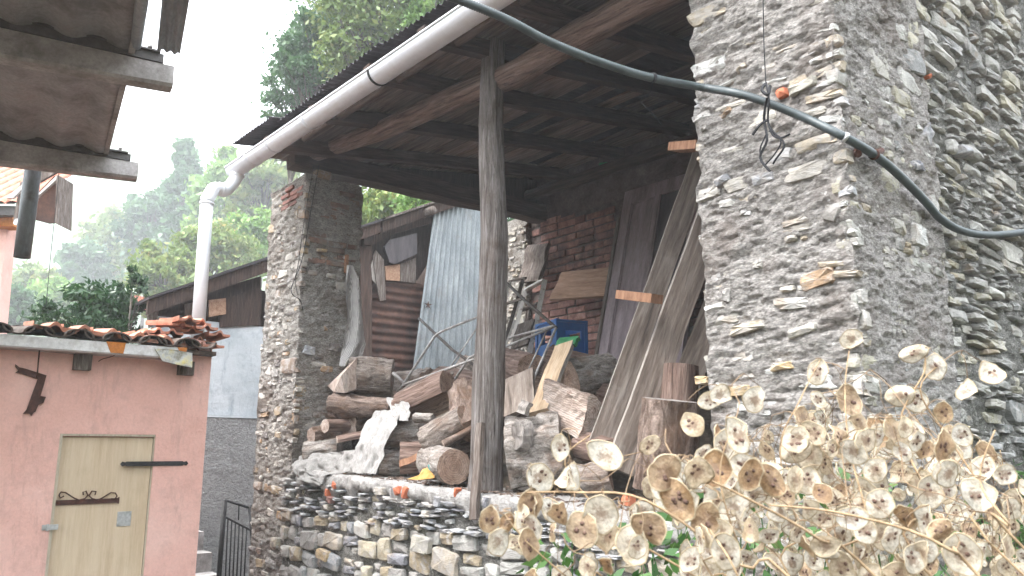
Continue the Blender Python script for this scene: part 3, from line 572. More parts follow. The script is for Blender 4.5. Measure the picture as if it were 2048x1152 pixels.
while y < 5.4:
    wd = r.uniform(.10, .19); k = 0
    while k < 7:
        span = r.choice((1, 1, 2, 2, 3)); a, c = xs[k], xs[min(7, k+span)]
        if r.random() > .16:
            sk = r.uniform(-.03, .03)
            Mx = Matrix.Translation(((a+c)/2+sk, y+wd/2, zj(y+wd/2)+.115+r.uniform(-.003, .008))) @ Matrix.Rotation(math.atan(.15), 4, 'X') @ Matrix.Rotation(rad(r.uniform(-1, 1)), 4, 'Z') @ Matrix.Diagonal((c-a+r.uniform(-.05, .03), wd*r.uniform(.86, .97), .018, 1))
            L = MB(); L.box(-.5*(c-a), .5*(c-a), -.5*wd*.95, .5*wd*.95, -.009, .009)
            put('roof_board', L.mesh('roof_board', M['roofboard']), Matrix.Translation(Mx.translation) @ Matrix.Rotation(math.atan(.15), 4, 'X') @ Matrix.Rotation(rad(r.uniform(-1, 1)), 4, 'Z'), roof)
        k += span
    y += wd
def corr(nm, O, U, V, w_, l, pitch, amp, mat, parent=None, nl=8, per=8, sag=.0, seed=0, ragged=.0):
    # corrugated sheet: waves repeat along U, run along V
    N = U.cross(V).normalized(); nu = int(w_/pitch*per)+1; G = []; rr = random.Random(seed)
    edge = [rr.uniform(-1, 1)*ragged for _ in range(nu)]
    for j in range(nl+1):
        row = []
        for i in range(nu):
            u = w_*i/(nu-1); v = l*j/nl+(edge[i] if j == 0 else 0); z = amp*math.sin(2*PI*u/pitch)
            row.append(O+U*u+V*v+N*(z+sag*math.sin(v*2+u)))
        G.append(row)
    b = MB(); b.grid(G)
    G2 = [[p+N*.0015 for p in row] for row in G]; b.grid(G2, flip=True)
    Mx = axes(V, U, O); inv = Mx.inverted(); b.v = [inv @ v for v in b.v]
    return put(nm, b.mesh(nm, mat, True), Mx, parent)
sl = Vector((0, 1, .15)).normalized()
ex = [(-6.12, .74, 2.20, .075), (-5.42, .80, 2.26, .035), (-4.66, .8, 2.22, .028), (-3.90, .8, 2.24, .022), (-3.14, .8, 2.21, .02), (-2.38, .42, 2.22, .02)]
for k, (x, w_, y0, dz) in enumerate(ex):
    corr('corrugated_sheet', Vector((x, y0, zj(y0)+.14+dz+.004*(k % 2))), Vector((1, 0, -.02+.01*(k % 3))).normalized(), sl, w_, 3.75, .055, .009, M['darksheet'], roof, seed=k, ragged=.004)
# left overhang beyond the pier: two stepped sheets and a dark offcut
o = corr('corrugated_sheet', PY(575, 292, 2.60), Vector((1, .2, .02)).normalized(), Vector((-.1, 1, -.1)).normalized(), .22, .3, .055, .008, M['darksheet'], roof, seed=44)

# wooden post
post = thing('wooden_post', (-3.47, 2.78, -.25), 'tall grey weathered timber post holding up the shed roof in mid opening', 'post')
rlog('shaft', [Vector((-3.50, 2.76, -.24)), Vector((-3.475, 2.76, .5)), Vector((-3.44, 2.76, 1.2)), Vector((-3.475, 2.76, 1.9)), Vector((-3.45, 2.76, 2.42))], (.088, .07), M['postwood'], post, 15, n=22, amp=.13, seg=60)
# the thin plank standing against the foot of the post
def plank(nm, tl, bl, br, th, mat, parent=None, edge=None, nseg=10, warp=.004, seed=0, hole=None):
    tl, bl, br = Vector(tl), Vector(bl), Vector(br); Zv = (tl-bl); L = Zv.length; Mx = axes(Zv, br-bl, bl); wv = (br-bl); w_ = (Mx.inverted() @ br).x
    b = MB(); G = []; rr = random.Random(seed)
    for i in range(nseg+1):
        z = L*i/nseg; c = warp*math.sin(i*.9+seed); e1, e2 = rr.uniform(-1, 1)*warp*.5, rr.uniform(-1, 1)*warp*.5
        G.append([(e1, -th/2+c, z), (w_+e2, -th/2+c, z), (w_+e2, th/2+c, z), (e1, th/2+c, z)])
    b.grid(G, closed=True); b.f.append([0, 1, 2, 3][::-1]); b.m.append(0); k = nseg*4; b.f.append([k, k+1, k+2, k+3]); b.m.append(0)
    if edge:
        for i in range(nseg):
            for s_ in (1, 3): b.m[i*4+s_] = 1
    return put(nm, b.mesh(nm, [mat]+([edge] if edge else []), False), Mx, parent)
tag(plank('plank', PY(955, 848, 2.66), PY(942, 1040, 2.58), PY(955, 1040, 2.58), .025, M['oldwood'], seed=3), 'short narrow grey plank standing at the foot of the tall post', 'plank')

# ---------------------------------------------------------------- gutter and downpipe
gut = thing('roof_gutter', (-4.2, 2.19, 2.1), 'long white half-round gutter along the front edge of the shed roof', 'gutter')
gL, gR = PY(450, 335, 2.12), PY(930, 5, 2.12); gd = (gR-gL).normalized(); gR = gL+gd*4.15
def halfpipe(p0, p1, r, th, mat, nm, parent, a0=-8, a1=188, n=14, seg=6, lip=True):
    d = (p1-p0); Mx = axes(d, Z_, p0); L = d.length; b = MB(); prof = []
    for i in range(n+1):
        a = rad(a0+(a1-a0)*i/n); prof.append((-math.sin(a)*r, math.cos(a)*r))
    inner = [(x*(1-th/r), y*(1-th/r)) for x, y in prof][::-1]; pr = prof+inner; m = len(pr)
    b.grid([[(x, y, L*j/seg) for x, y in pr] for j in range(seg+1)], closed=True)
    for base in (0, seg*m):
        for i in range(n): b.f.append([base+i, base+i+1, base+m-2-i, base+m-1-i]); b.m.append(0)
    return put(nm, b.mesh(nm, mat, True), Mx, parent)
gr = .070; gc = Vector((0, .07, -.004))
halfpipe(gL+gc, gR+gc, gr, .004, M['pvc'], 'trough', gut)
for off in (0, 2*gr):
    bb = MB(); p0 = gL+Vector((0, off, 0)); p1 = gR+Vector((0, off, 0)); bb.tube([p0, p0.lerp(p1, .5), p1], .008, 8); bb.build('lip', M['pvc'], gut, True)
bb = MB(); c = gL+gc; ring = [c+Vector((0, math.cos(rad(a))*gr*.985, -math.sin(rad(a))*gr*.985)) for a in range(-8, 189, 14)]
bb.add([c]+ring, [[0, i+1, i+2] for i in range(len(ring)-1)]); bb.add([c+gd*.004]+[q+gd*.004 for q in ring], [[0, i+2, i+1] for i in range(len(ring)-1)]); bb.build('end_cap', M['pvc'], gut)
for px, nm, mt, wd, rr_ in ((487, 'coupler', 'pvc', .05, .004), (530, 'coupler', 'pvc', .012, .004), (602, 'coupler', 'pvc', .02, .004), (735, 'bracket', 'black', .014, .006)):
    y_ = 335-(px-450)*.6875; p = PY(px, y_, 2.12); p = gL+gd*((p-gL).dot(gd))
    halfpipe(p+gc, p+gc+gd*wd, gr+rr_, rr_, M[mt], nm, gut, seg=1)
dp = thing('downpipe', (-5.85, 1.95, .9), 'white plastic downpipe with double bend dropping onto the tiled roof', 'downpipe')
cp = gL+gc+gd*.09
bot = PX(397, 648, -5.85); top = PX(414, 402, -5.85); top2 = PX(427, 377, -5.86); m1 = PX(449, 381, -5.9); m2 = PX(466, 366, -5.93)
def smooth(pts, n=6):
    P = [Vector(p) for p in pts]; o_ = []
    for i in range(len(P)-1):
        p0, p1, p2, p3 = P[max(i-1, 0)], P[i], P[i+1], P[min(i+2, len(P)-1)]
        for k in range(n):
            t = k/n; o_.append(.5*((2*p1)+(p2-p0)*t+(2*p0-5*p1+4*p2-p3)*t*t+(3*p1-p0-3*p2+p3)*t**3))
    return o_+[P[-1]]
b = MB(); b.tube([bot-Vector((0, 0, .12)), bot.lerp(top, .5), top], .047, 18); b.build('pipe', M['pvcdown'], dp, True)
b = MB(); b.tube([top-Vector((0, 0, .005)), top+Vector((0, 0, .01))]+smooth([top2, PX(438, 378, -5.88), m1, m2, cp+Vector((0, 0, -.06))], 5), .049, 18); b.build('bend', M['pvcdown'], dp, True)
for p, d_ in ((top+Vector((0, 0, -.02)), Z_), (PX(440, 378, -5.885), (m1-top2).normalized())):
    b = MB(); b.tube([p-d_*.008, p+d_*.008], .053, 18); b.build('collar', M['pvcdown'], dp, True)
b = MB(); b.tube([cp+Vector((0, 0, -.085)), cp+Vector((0, 0, -.05))], .054, 18); b.build('outlet', M['pvcdown'], dp, True)

# ================================================================== BUILDINGS ROUND ABOUT
# ---------------------------------------------------------------- pink outbuilding
XP = -5.28
ph = thing('pink_outbuilding', (-5.9, 0.9, -1.6), 'small salmon pink plastered outbuilding with tiled roof and pale hatch door', 'building')
yR = 1.867; yd0, yd1, zdt = 1.03, 1.56, .093
b = MB()
for (y0, y1, z0, z1) in ((-1.5, yd0, -1.6, .60), (yd0, yd1, zdt, .60), (yd1, yR, -1.6, .60)):
    rough_face(b, (XP, y0, z0), (0, 1, 0), (0, 0, 1), (1, 0, 0), y1-y0, z1-z0, .03, .0015, 3, 91)
b.box(-7.2, XP-.06, yR-.006, yR+.0, -1.6, .66); b.box(XP-.1, XP-.0, yd0-.03, yd0, -1.6, zdt+.03); b.box(XP-.1, XP-.002, yd1, yd1+.03, -1.6, zdt); b.box(XP-.1, XP-.002, yd0, yd1, zdt, zdt+.03)
b.box(-7.2, -7.15, -1.5, yR, -1.6, .66); b.box(XP-.07, XP-.001, yR-.006, yR, -1.6, .69)
b.build('wall', M['pink'], ph)
# right corner rising to the verge, dark mortar under the tiles
b = MB(); b.prism([(0, 0), (.24, 0), (.24, .02), (.19, .10), (.09, .115), (0, .10)], .06, Matrix(((0, 1, 0, XP-.0605), (1, 0, 0, yR-.243), (0, 0, 1, .60), (0, 0, 0, 1)))); b.build('wall_top', M['pink'], ph)
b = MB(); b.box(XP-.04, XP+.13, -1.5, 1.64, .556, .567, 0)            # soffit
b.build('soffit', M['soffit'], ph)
b = MB(); rough_face(b, (XP+.135, -1.5, .565), (0, 1, 0), (0, 0, 1), (1, 0, 0), 3.13, .062, .02, .005, 18, 92); b.box(XP-.02, XP+.13, -1.5, 1.63, .569, .622); b.build('fascia', M['sheetwhite'], ph)
for (ya, yb, mk, nm) in ((1.222, 1.30, 'orange', 'fascia_patch'), (1.632, 1.66, 'orange', 'fascia_patch')):
    b = MB(); b.prism([(ya-.03, .63), (yb, .63), (yb-.008, .565), (ya, .565)], .004, Matrix(((0, 1, 0, XP+.137), (1, 0, 0, 0), (0, 0, 1, 0), (0, 0, 0, 1)))); b.build(nm, M[mk], ph)
b = MB(); P0 = [PX(x, y, XP+.145) for x, y in ((310, 697), (345, 699), (385, 706), (384, 735), (350, 728), (325, 722))]
b.add([p+Vector((.004*(i % 2), 0, 0)) for i, p in enumerate(P0)]+[p-Vector((.015, 0, 0)) for p in P0], [[0, 1, 2, 3, 4, 5][::-1], [0, 6, 7, 1], [1, 7, 8, 2], [2, 8, 9, 3], [3, 9, 10, 4], [4, 10, 11, 5], [5, 11, 6, 0]]); b.build('foil_patch', M['foil'], ph)
for px, py in ((165, 730), (372, 741)):
    p = PX(px, py, XP+.03); b = MB(); b.box(XP-.02, XP+.05, p.y-.047, p.y+.045, p.z-.03, .556); b.build('rafter_end', M['oldwood'], ph)
# door
b = MB(); b.box(XP-.055, XP-.030, yd0+.02, yd1-.008, -1.55, zdt-.018); hatch = b.build('door', M['doorwood'], ph)
dr = b
b = MB(); b.box(XP-.05, XP-.004, yd0-.0, yd0+.016, -1.55, zdt); b.box(XP-.05, XP-.004, yd0+.016, yd1-.003, zdt-.012, zdt); b.box(XP-.05, XP-.009, yd1-.006, yd1-.001, -1.55, zdt-.012); b.build('door_frame', M['doorframe'], ph)
def onwall(px, py, d=.0): return PX(px, py, XP+d)
b = MB(); a0, a1 = onwall(240, 928), onwall(376, 929); zc = a0.z; poly = [(a0.y, zc), (a0.y+.012, zc+.014), (a0.y+.03, zc+.008), (a0.y+.035, zc+.014), (a1.y-.035, zc+.014), (a1.y-.03, zc+.008), (a1.y-.012, zc+.014), (a1.y, zc), (a1.y-.012, zc-.014), (a1.y-.03, zc-.008), (a1.y-.035, zc-.014), (a0.y+.035, zc-.014), (a0.y+.03, zc-.008), (a0.y+.012, zc-.014)]
WX = lambda x: Matrix(((0, 1, 0, x), (1, 0, 0, 0), (0, 0, 1, 0), (0, 0, 0, 1)))
b.prism(poly, .006, WX(XP+.0)); b.box(XP-.031, XP+.001, a0.y+.03, yd1-.012, zc-.01, zc+.01); b.build('strap_hinge', M['black'], hatch)
b = MB(); a0, a1 = onwall(104, 1006), onwall(240, 1006); zc = a0.z
b.prism([(a0.y, zc-.028), (a0.y, zc+.020), (a0.y+.012, zc+.013), (a1.y-.012, zc+.013), (a1.y, zc+.020), (a1.y, zc-.020), (a1.y-.012, zc-.014), (a0.y+.012, zc-.016)], .010, WX(XP-.029))
def scroll(pts): b.tube([onwall(x, y, -.018) for x, y in pts], .0042, 6)
scroll([(128, 992), (121, 996), (118, 990), (122, 984), (131, 985), (148, 996), (158, 1000), (170, 997), (176, 990), (172, 982), (166, 984), (167, 990)])
scroll([(223, 997), (230, 998), (234, 992), (231, 986), (222, 985), (206, 995), (196, 1000), (184, 997), (178, 991), (184, 982), (192, 983), (190, 990)])
b.build('ornate_hinge', M['rustiron'], hatch)
b = MB(); a0 = onwall(238, 1024); a1 = onwall(263, 1052); b.box(XP-.031, XP-.025, a0.y, a1.y, a1.z, a0.z); b.build('latch_plate', M['steel'], hatch)
b = MB(); a0 = onwall(84, 1050); a1 = onwall(115, 1059); b.box(XP-.006, XP+.01, a0.y, a1.y, a1.z, a0.z); b.box(XP+.01, XP+.016, a0.y+.02, a0.y+.032, a1.z-.004, a0.z+.004); b.build('bolt', M['steel'], ph)
# iron bracket shaped like a crooked seven
br_ = [(36, 728), (38, 735), (75, 746), (90, 742), (91, 752), (84, 775), (78, 795), (90, 795), (85, 810), (72, 806), (66, 830), (58, 822), (44, 828), (55, 795), (66, 760), (72, 757), (40, 744), (28, 745), (37, 738), (30, 732)]
br_ = [(30,729),(38,735),(48,737),(92,751),(86,773),(80,792),(91,794),(86,806),(76,810),(70,824),(66,826),(62,832),(58,827),(45,828),(53,819),(63,790),(75,758),(70,757),(38,746),(30,746),(36,741),(30,734)]
b = MB(); pp = [onwall(x, y) for x, y in br_]; b.prism([(p.y, p.z) for p in pp], .012, WX(XP+.004))
tag(b.build('wall_bracket', M['rustiron']), 'rusty iron bracket bent like a seven fixed to the pink wall', 'iron bracket')
b = MB(); b.tube([onwall(82, 690, .11), onwall(79, 700, .08), onwall(77, 720, .03), onwall(74, 755, .02)], .004, 6); tag(b.build('hanging_chain', M['rustiron']), 'thin rusty chain hanging from the white fascia to the bracket', 'chain')
b = MB(); b.tube(smooth([onwall(282, 663, .12), onwall(262, 690, .11), onwall(246, 700, .112), onwall(226, 712, .108), onwall(205, 718, .10), onwall(197, 723, .08)], 3), .0025, 5); tag(b.build('broken_twig', M['rustiron']), 'thin dark twig hanging over the orange fascia patch', 'twig')
# canal tiles
tp_rise = .12
def ztile(x): return .618+(XP+.10-x)*tp_rise
def coppo(name, mat, up=True, L=.42, r0=.082, r1=.070, th=.012, n=8):
    b = MB(); rows_ = []
    for j in range(4):
        z = L*j/3; r = r0+(r1-r0)*j/3; row = []
        for i in range(n+1): a = PI*i/n; row.append((math.cos(a)*r, math.sin(a)*r*.58, z))
        for i in range(n, -1, -1): a = PI*i/n; row.append((math.cos(a)*(r-th), math.sin(a)*(r-th)*.58, z))
        rows_.append(row)
    b.grid(rows_, closed=True)
    m = 2*n+2
    for i in range(n): b.f.append([i, i+1, m-2-i, m-1-i][::-1]); b.m.append(0)
    return b.mesh(name, mat, False)
cm = coppo('roof_tile', M['mosstile']); cr_ = coppo('roof_tile', M['terracotta'], r0=.07, r1=.06)
def placecop(me, x, y, z, up, parent, rz=0, tilt=0, dr=-1):
    # local z runs up the roof (-X), local y is up when 'up'
    Zv = Vector((dr, 0, tp_rise+tilt)).normalized(); Xv = Vector((0, 1 if up else -1, 0)); Mx = Matrix.Translation(Vector((x, y, z))) @ Matrix.Rotation(rz, 4, 'Z') @ axes(Zv, Xv, Vector((0, 0, 0)))
    if (Mx.to_3x3() @ Vector((0, 1, 0))).z*(1 if up else -1) < 0: Mx = Mx @ Matrix.Rotation(PI, 4, 'Z')
    return put('roof_tile', me, Mx, parent)
r = random.Random(3); y = .02
ys = []
while y < 1.72: ys.append(y); y += .205
for i, y in enumerate(ys):
    if y > .5: z0 = 0.0
    for k in range(5):
        x = XP+.15-k*.34
        placecop(cm, x+r.uniform(-.01, .01), y, ztile(x)+.030+.012*k*0, True, ph, r.uniform(-.03, .03))
        placecop(cm, x+r.uniform(-.01, .01), y+.1025, ztile(x)+.066, False, ph, r.uniform(-.03, .03))
b = MB(); b.box(-7.2, XP+.08, -1.5, yR, .60, .626); b.build('roof_deck', M['mosstile'], ph)
# loose red tiles laid along the eave and the stack at the corner
def pantile(name, mat, seed):       # one interlocking tile seen on edge: flat pan with a raised roll
    rr = random.Random(seed); prof = [(-.11, 0), (-.05, .0), (-.035, .004), (-.018, .026), (0, .034), (.018, .026), (.035, .004), (.055, 0), (.11, .0), (.115, .02)]
    prof = [(x, z+rr.uniform(-.001, .001)) for x, z in prof]; th = .020; pr = prof+[(x, z-th) for x, z in prof][::-1]; n = len(pr); b = MB()
    b.grid([[(x, z, .36*j/2) for x, z in pr] for j in range(3)], closed=True); m = len(prof)
    for base, fl in ((0, 0), (2*n, 1)):
        for i in range(m-1): q = [base+i, base+i+1, base+n-2-i, base+n-1-i]; b.f.append(q if fl else q[::-1]); b.m.append(0)
    return b.mesh(name, mat, False)
pts_ = [pantile('loose_tile', M['terracotta'], s_) for s_ in range(3)]
for i, (px, py) in enumerate(((112, 655), (170, 661), (226, 668), (280, 675), (334, 682))):     # eave row of red tiles
    p = PX(px, py, XP+.12); Mx = Matrix.Translation(p) @ Matrix.Rotation(r.uniform(-.06, .06), 4, 'Z') @ axes(Vector((-1, 0, .1)), Vector((0, 1, -.08)), Vector((0, 0, 0)))
    if (Mx.to_3x3() @ Vector((0, 1, 0))).z < 0: Mx = Mx @ Matrix.Rotation(PI, 4, 'Z')
    tag(put('red_roof_tile', pts_[i % 3], Mx), ('leftmost', 'second from left', 'middle', 'fourth from left', 'rightmost')[i]+' red tile of the row laid over the mossy eave tiles', 'roof tile', 'red tiles laid along the pink eave')
stk = [(352, 712, 0), (395, 700, 1), (372, 692, 0), (428, 690, 0), (330, 676, 1), (400, 680, 1), (440, 668, 1), (345, 664, 0), (385, 660, 1), (415, 654, 1), (365, 648, 0), (405, 645, 0), (380, 638, 1), (292, 668, 1), (318, 662, 0)]
for i, (px, py, q) in enumerate(stk):
    p = PX(px, py, XP+.08-.06*(i % 3)); Mx = Matrix.Translation(p) @ Matrix.Rotation(r.uniform(-.3, .3), 4, 'Z') @ Matrix.Rotation(r.uniform(-.06, .06), 4, 'Y') @ axes(Vector((-1, 0, .06)), Vector((0, 1, -.02)), Vector((0, 0, 0)))
    if (Mx.to_3x3() @ Vector((0, 1, 0))).z < 0: Mx = Mx @ Matrix.Rotation(PI, 4, 'Z')
    Mx = Mx @ Matrix.Diagonal((.60, .75, 1.15, 1))
    tag(put('stacked_roof_tile', pts_[i % 3], Mx), 'clean red interlocking tile in the loose stack by the white downpipe foot', 'roof tile', 'red tiles stacked at the roof corner')

# ---------------------------------------------------------------- concrete-raftered eave of the near building, upper left
E1 = PT(345, 158, 3.2); E2 = PT(275, 344, 4.35)
ev = Vector((E2.x-E1.x, E2.y-E1.y, 0)).normalized()            # eave direction
bvz = PT(0, 352, 1)                                              # beams run across it
bd = Vector((-ev.y, ev.x, 0)); bd = -bd if bd.dot(cR) > 0 else bd   # towards left of the picture
eave = thing('neighbour_eave', (E1.x-.8, E1.y-.6, 1.5), 'overhanging eave of concrete rafters and corrugated sheets filling the top left', 'eave')
def rafter(P, L=3.2, h0=.085, h1=.135, w=.09):
    S_ = Vector((0, 0, 1)); b = MB(); G = []
    Mx = axes(bd, ev, P)
    yax = Mx.to_3x3() @ Vector((0, 1, 0)); sgn = 1 if yax.z > 0 else -1
    for i in range(9):
        z = L*i/8; hh = h0+(h1-h0)*min(1, z/1.2)
        G.append([(-w/2, sgn*(-hh), z), (-w/2+.012, sgn*(-hh-.012), z), (w/2-.012, sgn*(-hh-.012), z), (w/2, sgn*(-hh), z), (w/2-.012, 0, z), (-w/2+.012, 0, z)])
    b.grid(G, closed=True, flip=sgn > 0); b.f.append([0, 1, 2, 3, 4, 5]); b.m.append(0)
    rf_ = put('rafter', b.mesh('rafter', M['beamconcrete']), Mx, eave)
    b = MB(); b.box(-w/2+.005, w/2-.005, 0.002*sgn, .04*sgn, .045, L); b.box(-w/2-.01, w/2+.01, .04*sgn, .048*sgn, .06, L); put('channel', b.mesh('channel', M['channel']), Mx, rf_)
    b = MB(); b.tube([(0, .048*sgn, .10), (0, .07*sgn, .10)], .009, 6); b.tube([(-.015, .07*sgn, .10), (-.015, .078*sgn, .10)], .011, 6); b.tube([(.015, .07*sgn, .10), (.015, .078*sgn, .10)], .011, 6); put('bolt', b.mesh('bolt', M['greymetal']), Mx, rf_)
zt = Vector((0, 0, .05))
E0 = E1-ev*(E2-E1).length*1.0
for P in (E1+Vector((0, 0, .045)), E2+Vector((0, 0, .045)), E0+Vector((0, 0, .1))): rafter(P)
# corrugated panels between the rafters, set back from their ends
def epanel(Pa, Pb, back, zoff, nm='soffit_sheet'):
    O = Pa+bd*back+Vector((0, 0, zoff)); U = (Pb-Pa); w_ = U.length; return corr(nm, O+ev*.0, bd, U.normalized(), 3.0, w_, .19, .014, M['greysheet'], eave, nl=4, per=10)
epanel(E1+Vector((0, 0, .04)), E2+Vector((0, 0, .04)), .16, .036)
epanel(E0+Vector((0, 0, .10)), E1+Vector((0, 0, .04)), .16, .040)
for Pa, Pb, zo in ((E1, E2, .10), (E0, E1, .105)):
    O = Pa+bd*.17+Vector((0, 0, zo-.02)); b = MB(); Mx = axes(ev, bd, O); b.box(-.012, .012, -.03, .03, 0, (Pb-Pa).length); put('edge_strip', b.mesh('edge_strip', M['beamconcrete']), Mx, eave)
# ribbed half-round fibre sheet at the very top
p0, p1 = PT(288, 92, 3.05), PT(296, -60, 2.4); corr('ribbed_ridge_piece', p0-bd*.05, bd*-1, (p1-p0).normalized(), .09, (p1-p0).length, .03, .006, M['zinc'], eave)
b = MB(); b.tube([PT(272, 90, 3.05), PT(292, -60, 2.3)], .022, 10); b.build('edge_tube', M['zinc'], eave, True)
# cut-off grey pipe hanging from the eave
pt_, pb_ = PT(62, 345, 4.2), PT(44, 515, 4.2); pt_ = Vector((pb_.x, pb_.y, pt_.z+.12))
hp = thing('hanging_pipe', pb_, 'cut-off grey metal pipe hanging below the concrete rafters at upper left', 'pipe')
b = MB(); n = 18; ring = lambda r_, z: [(pb_.x+r_*math.cos(2*PI*i/n), pb_.y+r_*math.sin(2*PI*i/n), z) for i in range(n)]
b.grid([ring(.034, pb_.z+.05), ring(.034, pb_.z), ring(.041, pb_.z), ring(.042, (pb_.z+pt_.z)/2), ring(.042, pt_.z)], closed=True, flip=True); b.build('tube', M['greypipe'], hp, True)
# hanging wire left
wt, wb = PT(121, 300, 5.2), PT(92, 612, 5.2)
b = MB(); b.tube([wt, wt.lerp(wb, .33)+Vector((0, .004, 0)), wt.lerp(wb, .66), wb], .0022, 5); tag(b.build('hanging_wire', M['string']), 'thin wire hanging left of the pale sky below the eave', 'wire')
# far-left house with tiled roof and timber box
fh = thing('far_house', (-11, .5, -1.6), 'salmon house with bright red tiled roof at the far left edge', 'building')
t_ = 9.5
def FP(x, y, t=t_): return PT(x, y, t)
def slab(pix, t, th, nm, mat, parent, dv=None):
    P = [PT(x, y, t) for x, y in pix]; dv = cV*th if dv is None else dv; n = len(P); b = MB()
    b.add(P+[p+dv for p in P], [list(range(n))[::-1], list(range(n, 2*n))]+[[i, (i+1) % n, (i+1) % n+n, i+n] for i in range(n)]); return b.build(nm, mat, parent)
slab([(-260, 452), (14, 452), (4, 545), (-10, 700), (-260, 900)], t_, .2, 'wall', M['pink'], fh)
slab([(-260, 408), (30, 412), (30, 430), (-260, 430)], t_-.30, .1, 'gutter', M['channel'], fh)
slab([(-260, 428), (24, 430), (27, 452), (-260, 452)], t_-.15, .2, 'eave_board', M['orange'], fh)
# tiled slope: rows of tiles going up away from the eave
a0 = PT(-260, 406, t_-.35); a1 = PT(28, 408, t_-.35); up = (cV*.82+Vector((0, 0, .57))).normalized(); uu = (a1-a0).normalized()
b = MB(); b.add([a0, a1, a1+up*2.2, a0+up*2.2], [(0, 1, 2, 3)]); b.build('roof_deck', M['mosstile'], fh)
ft = MB(); 
for i in range(9): an = PI*i/8; 
cf_ = coppo('roof_tile', M['terrafar'], L=.30, r0=.075, r1=.06)
for j in range(7):
    for i in range(12):
        o_ = a1-uu*(.02+i*.16+.0)+up*(j*.23)
        Mx = axes((up+Vector((0, 0, .04))).normalized(), uu, o_)
        if (Mx.to_3x3() @ Vector((0, 1, 0))).z < 0: Mx = Mx @ Matrix.Rotation(PI, 4, 'Z')
        put('roof_tile', cf_, Mx, fh)
bx = thing('timber_chute', PT(75, 440, 7.2), 'open weathered board box with white edges projecting beside the grey pipe', 'box')
slab([(26, 440), (40, 365), (110, 330), (112, 345), (64, 372), (28, 448)], 7.0, .03, 'green_board', M['oldwood'], bx)
slab([(62, 400), (108, 352), (114, 352), (114, 444), (96, 446), (66, 438)], 6.98, .03, 'brown_board', M['rust'], bx)
slab([(12, 396), (45, 368), (47, 362), (62, 358), (26, 396)], 6.94, .03, 'white_edge', M['whitepaint'], bx)
slab([(66, 401), (68, 396), (112, 352), (114, 358)], 6.94, .03, 'white_edge', M['whitepaint'], bx)
slab([(26, 446), (30, 438), (66, 432), (64, 438), (30, 450)], 6.94, .03, 'white_edge', M['whitepaint'], bx)
slab([(113, 350), (117, 350), (113, 448), (109, 444)], 6.9, .25, 'end_board', M['oldwood'], bx)

# ---------------------------------------------------------------- old shed behind the pier
XS = -8.5
sh = thing('old_shed', (-9.2, 4.5, -1.6), 'ramshackle timber shed with blue-grey plaster wall and sloping dark roof behind the pier', 'shed')
def OX(px, py, X=XS): return PX(px, py, X)
def face(pix, X, nm, mat, th=.05, parent=sh):
    P = [PX(x, y, X) for x, y in pix]; n = len(P); dv = Vector((-th, 0, 0)); b = MB()
    b.add(P+[p+dv for p in P], [list(range(n))[::-1], list(range(n, 2*n))]+[[i, (i+1) % n, (i+1) % n+n, i+n] for i in range(n)]); return b.build(nm, mat, parent)
yA, yB = 2.9, 4.3
b = MB(); rough_face(b, (XS, 2.43, .36), (0, 1, 0), (0, 0, 1), (1, 0, 0), 1.8, .98, .05, .006, 6, 101); b.box(XS-.2, XS-.02, 2.43, 4.2, .36, 1.33); b.build('plaster_wall', M['bluewall'], sh, True)
b = MB(); b.box(XS-.2, XS+.03, 2.43, 4.2, .335, .357); b.build('ledge', M['bluewall'], sh)
b = MB(); rough_face(b, (XS+.02, 1.9, -1.6), (0, 1, 0), (0, 0, 1), (1, 0, 0), 2.6, 1.93, .03, .012, 14, 102); b.box(XS-.2, XS-.02, 1.9, 4.2, -1.6, .33); b.build('roughcast_wall', M['roughcast'], sh, True)
face([(440, 600), (520, 575), (520, 650), (440, 655)], XS+.02, 'board_wall', M['beamwood'])
face([(418, 600), (452, 596), (452, 628), (418, 634)], XS+.06, 'pale_board', M['freshboard'], .02)
face([(316, 612), (522, 552), (522, 668), (325, 668)], XS-.08, 'opening_shade_sheet', M['beamwood'])  # dark sheet stands in for the shade inside the open shed above the plaster
face([(370, 608), (392, 604), (395, 650), (372, 652)], XS-.02, 'pale_post', M['oldwood'], .03)
face([(296, 632), (312, 604), (322, 604), (312, 645), (300, 656)], XS+.02, 'weathered_post', M['oldwood'], .05)
def roofline(y): return 1.50+(y-2.34)*.497
for k, (ya, yb) in enumerate(((2.25, 3.6), (3.6, 4.9), (4.85, 6.25))):
    b = MB(); w0 = XS+.28; 
    b.add([(w0, ya, roofline(ya)), (w0, yb, roofline(yb)), (XS-2.4, yb, roofline(yb)), (XS-2.4, ya, roofline(ya)), (w0, ya, roofline(ya)+.028), (w0, yb, roofline(yb)+.028), (XS-2.4, yb, roofline(yb)+.028), (XS-2.4, ya, roofline(ya)+.028)],
          [(0, 3, 2, 1), (4, 5, 6, 7), (0, 1, 5, 4), (1, 2, 6, 5), (2, 3, 7, 6), (3, 0, 4, 7)]); b.build('roof_board', M['oldwood'] if k == 2 else M['darksheet'], sh)
    b = MB(); b.add([(w0-.05, ya+.01, roofline(ya)-.15), (w0-.05, yb-.01, roofline(yb)-.15), (w0-.05, yb-.01, roofline(yb)-.004), (w0-.05, ya+.01, roofline(ya)-.004), (w0-.10, ya+.01, roofline(ya)-.15), (w0-.10, yb-.01, roofline(yb)-.15), (w0-.10, yb-.01, roofline(yb)-.004), (w0-.10, ya+.01, roofline(ya)-.004)],
                    [(0, 1, 2, 3), (7, 6, 5, 4), (0, 4, 5, 1), (3, 2, 6, 7), (0, 3, 7, 4), (1, 5, 6, 2)]); b.build('barge_board', M['beamwood'], sh)
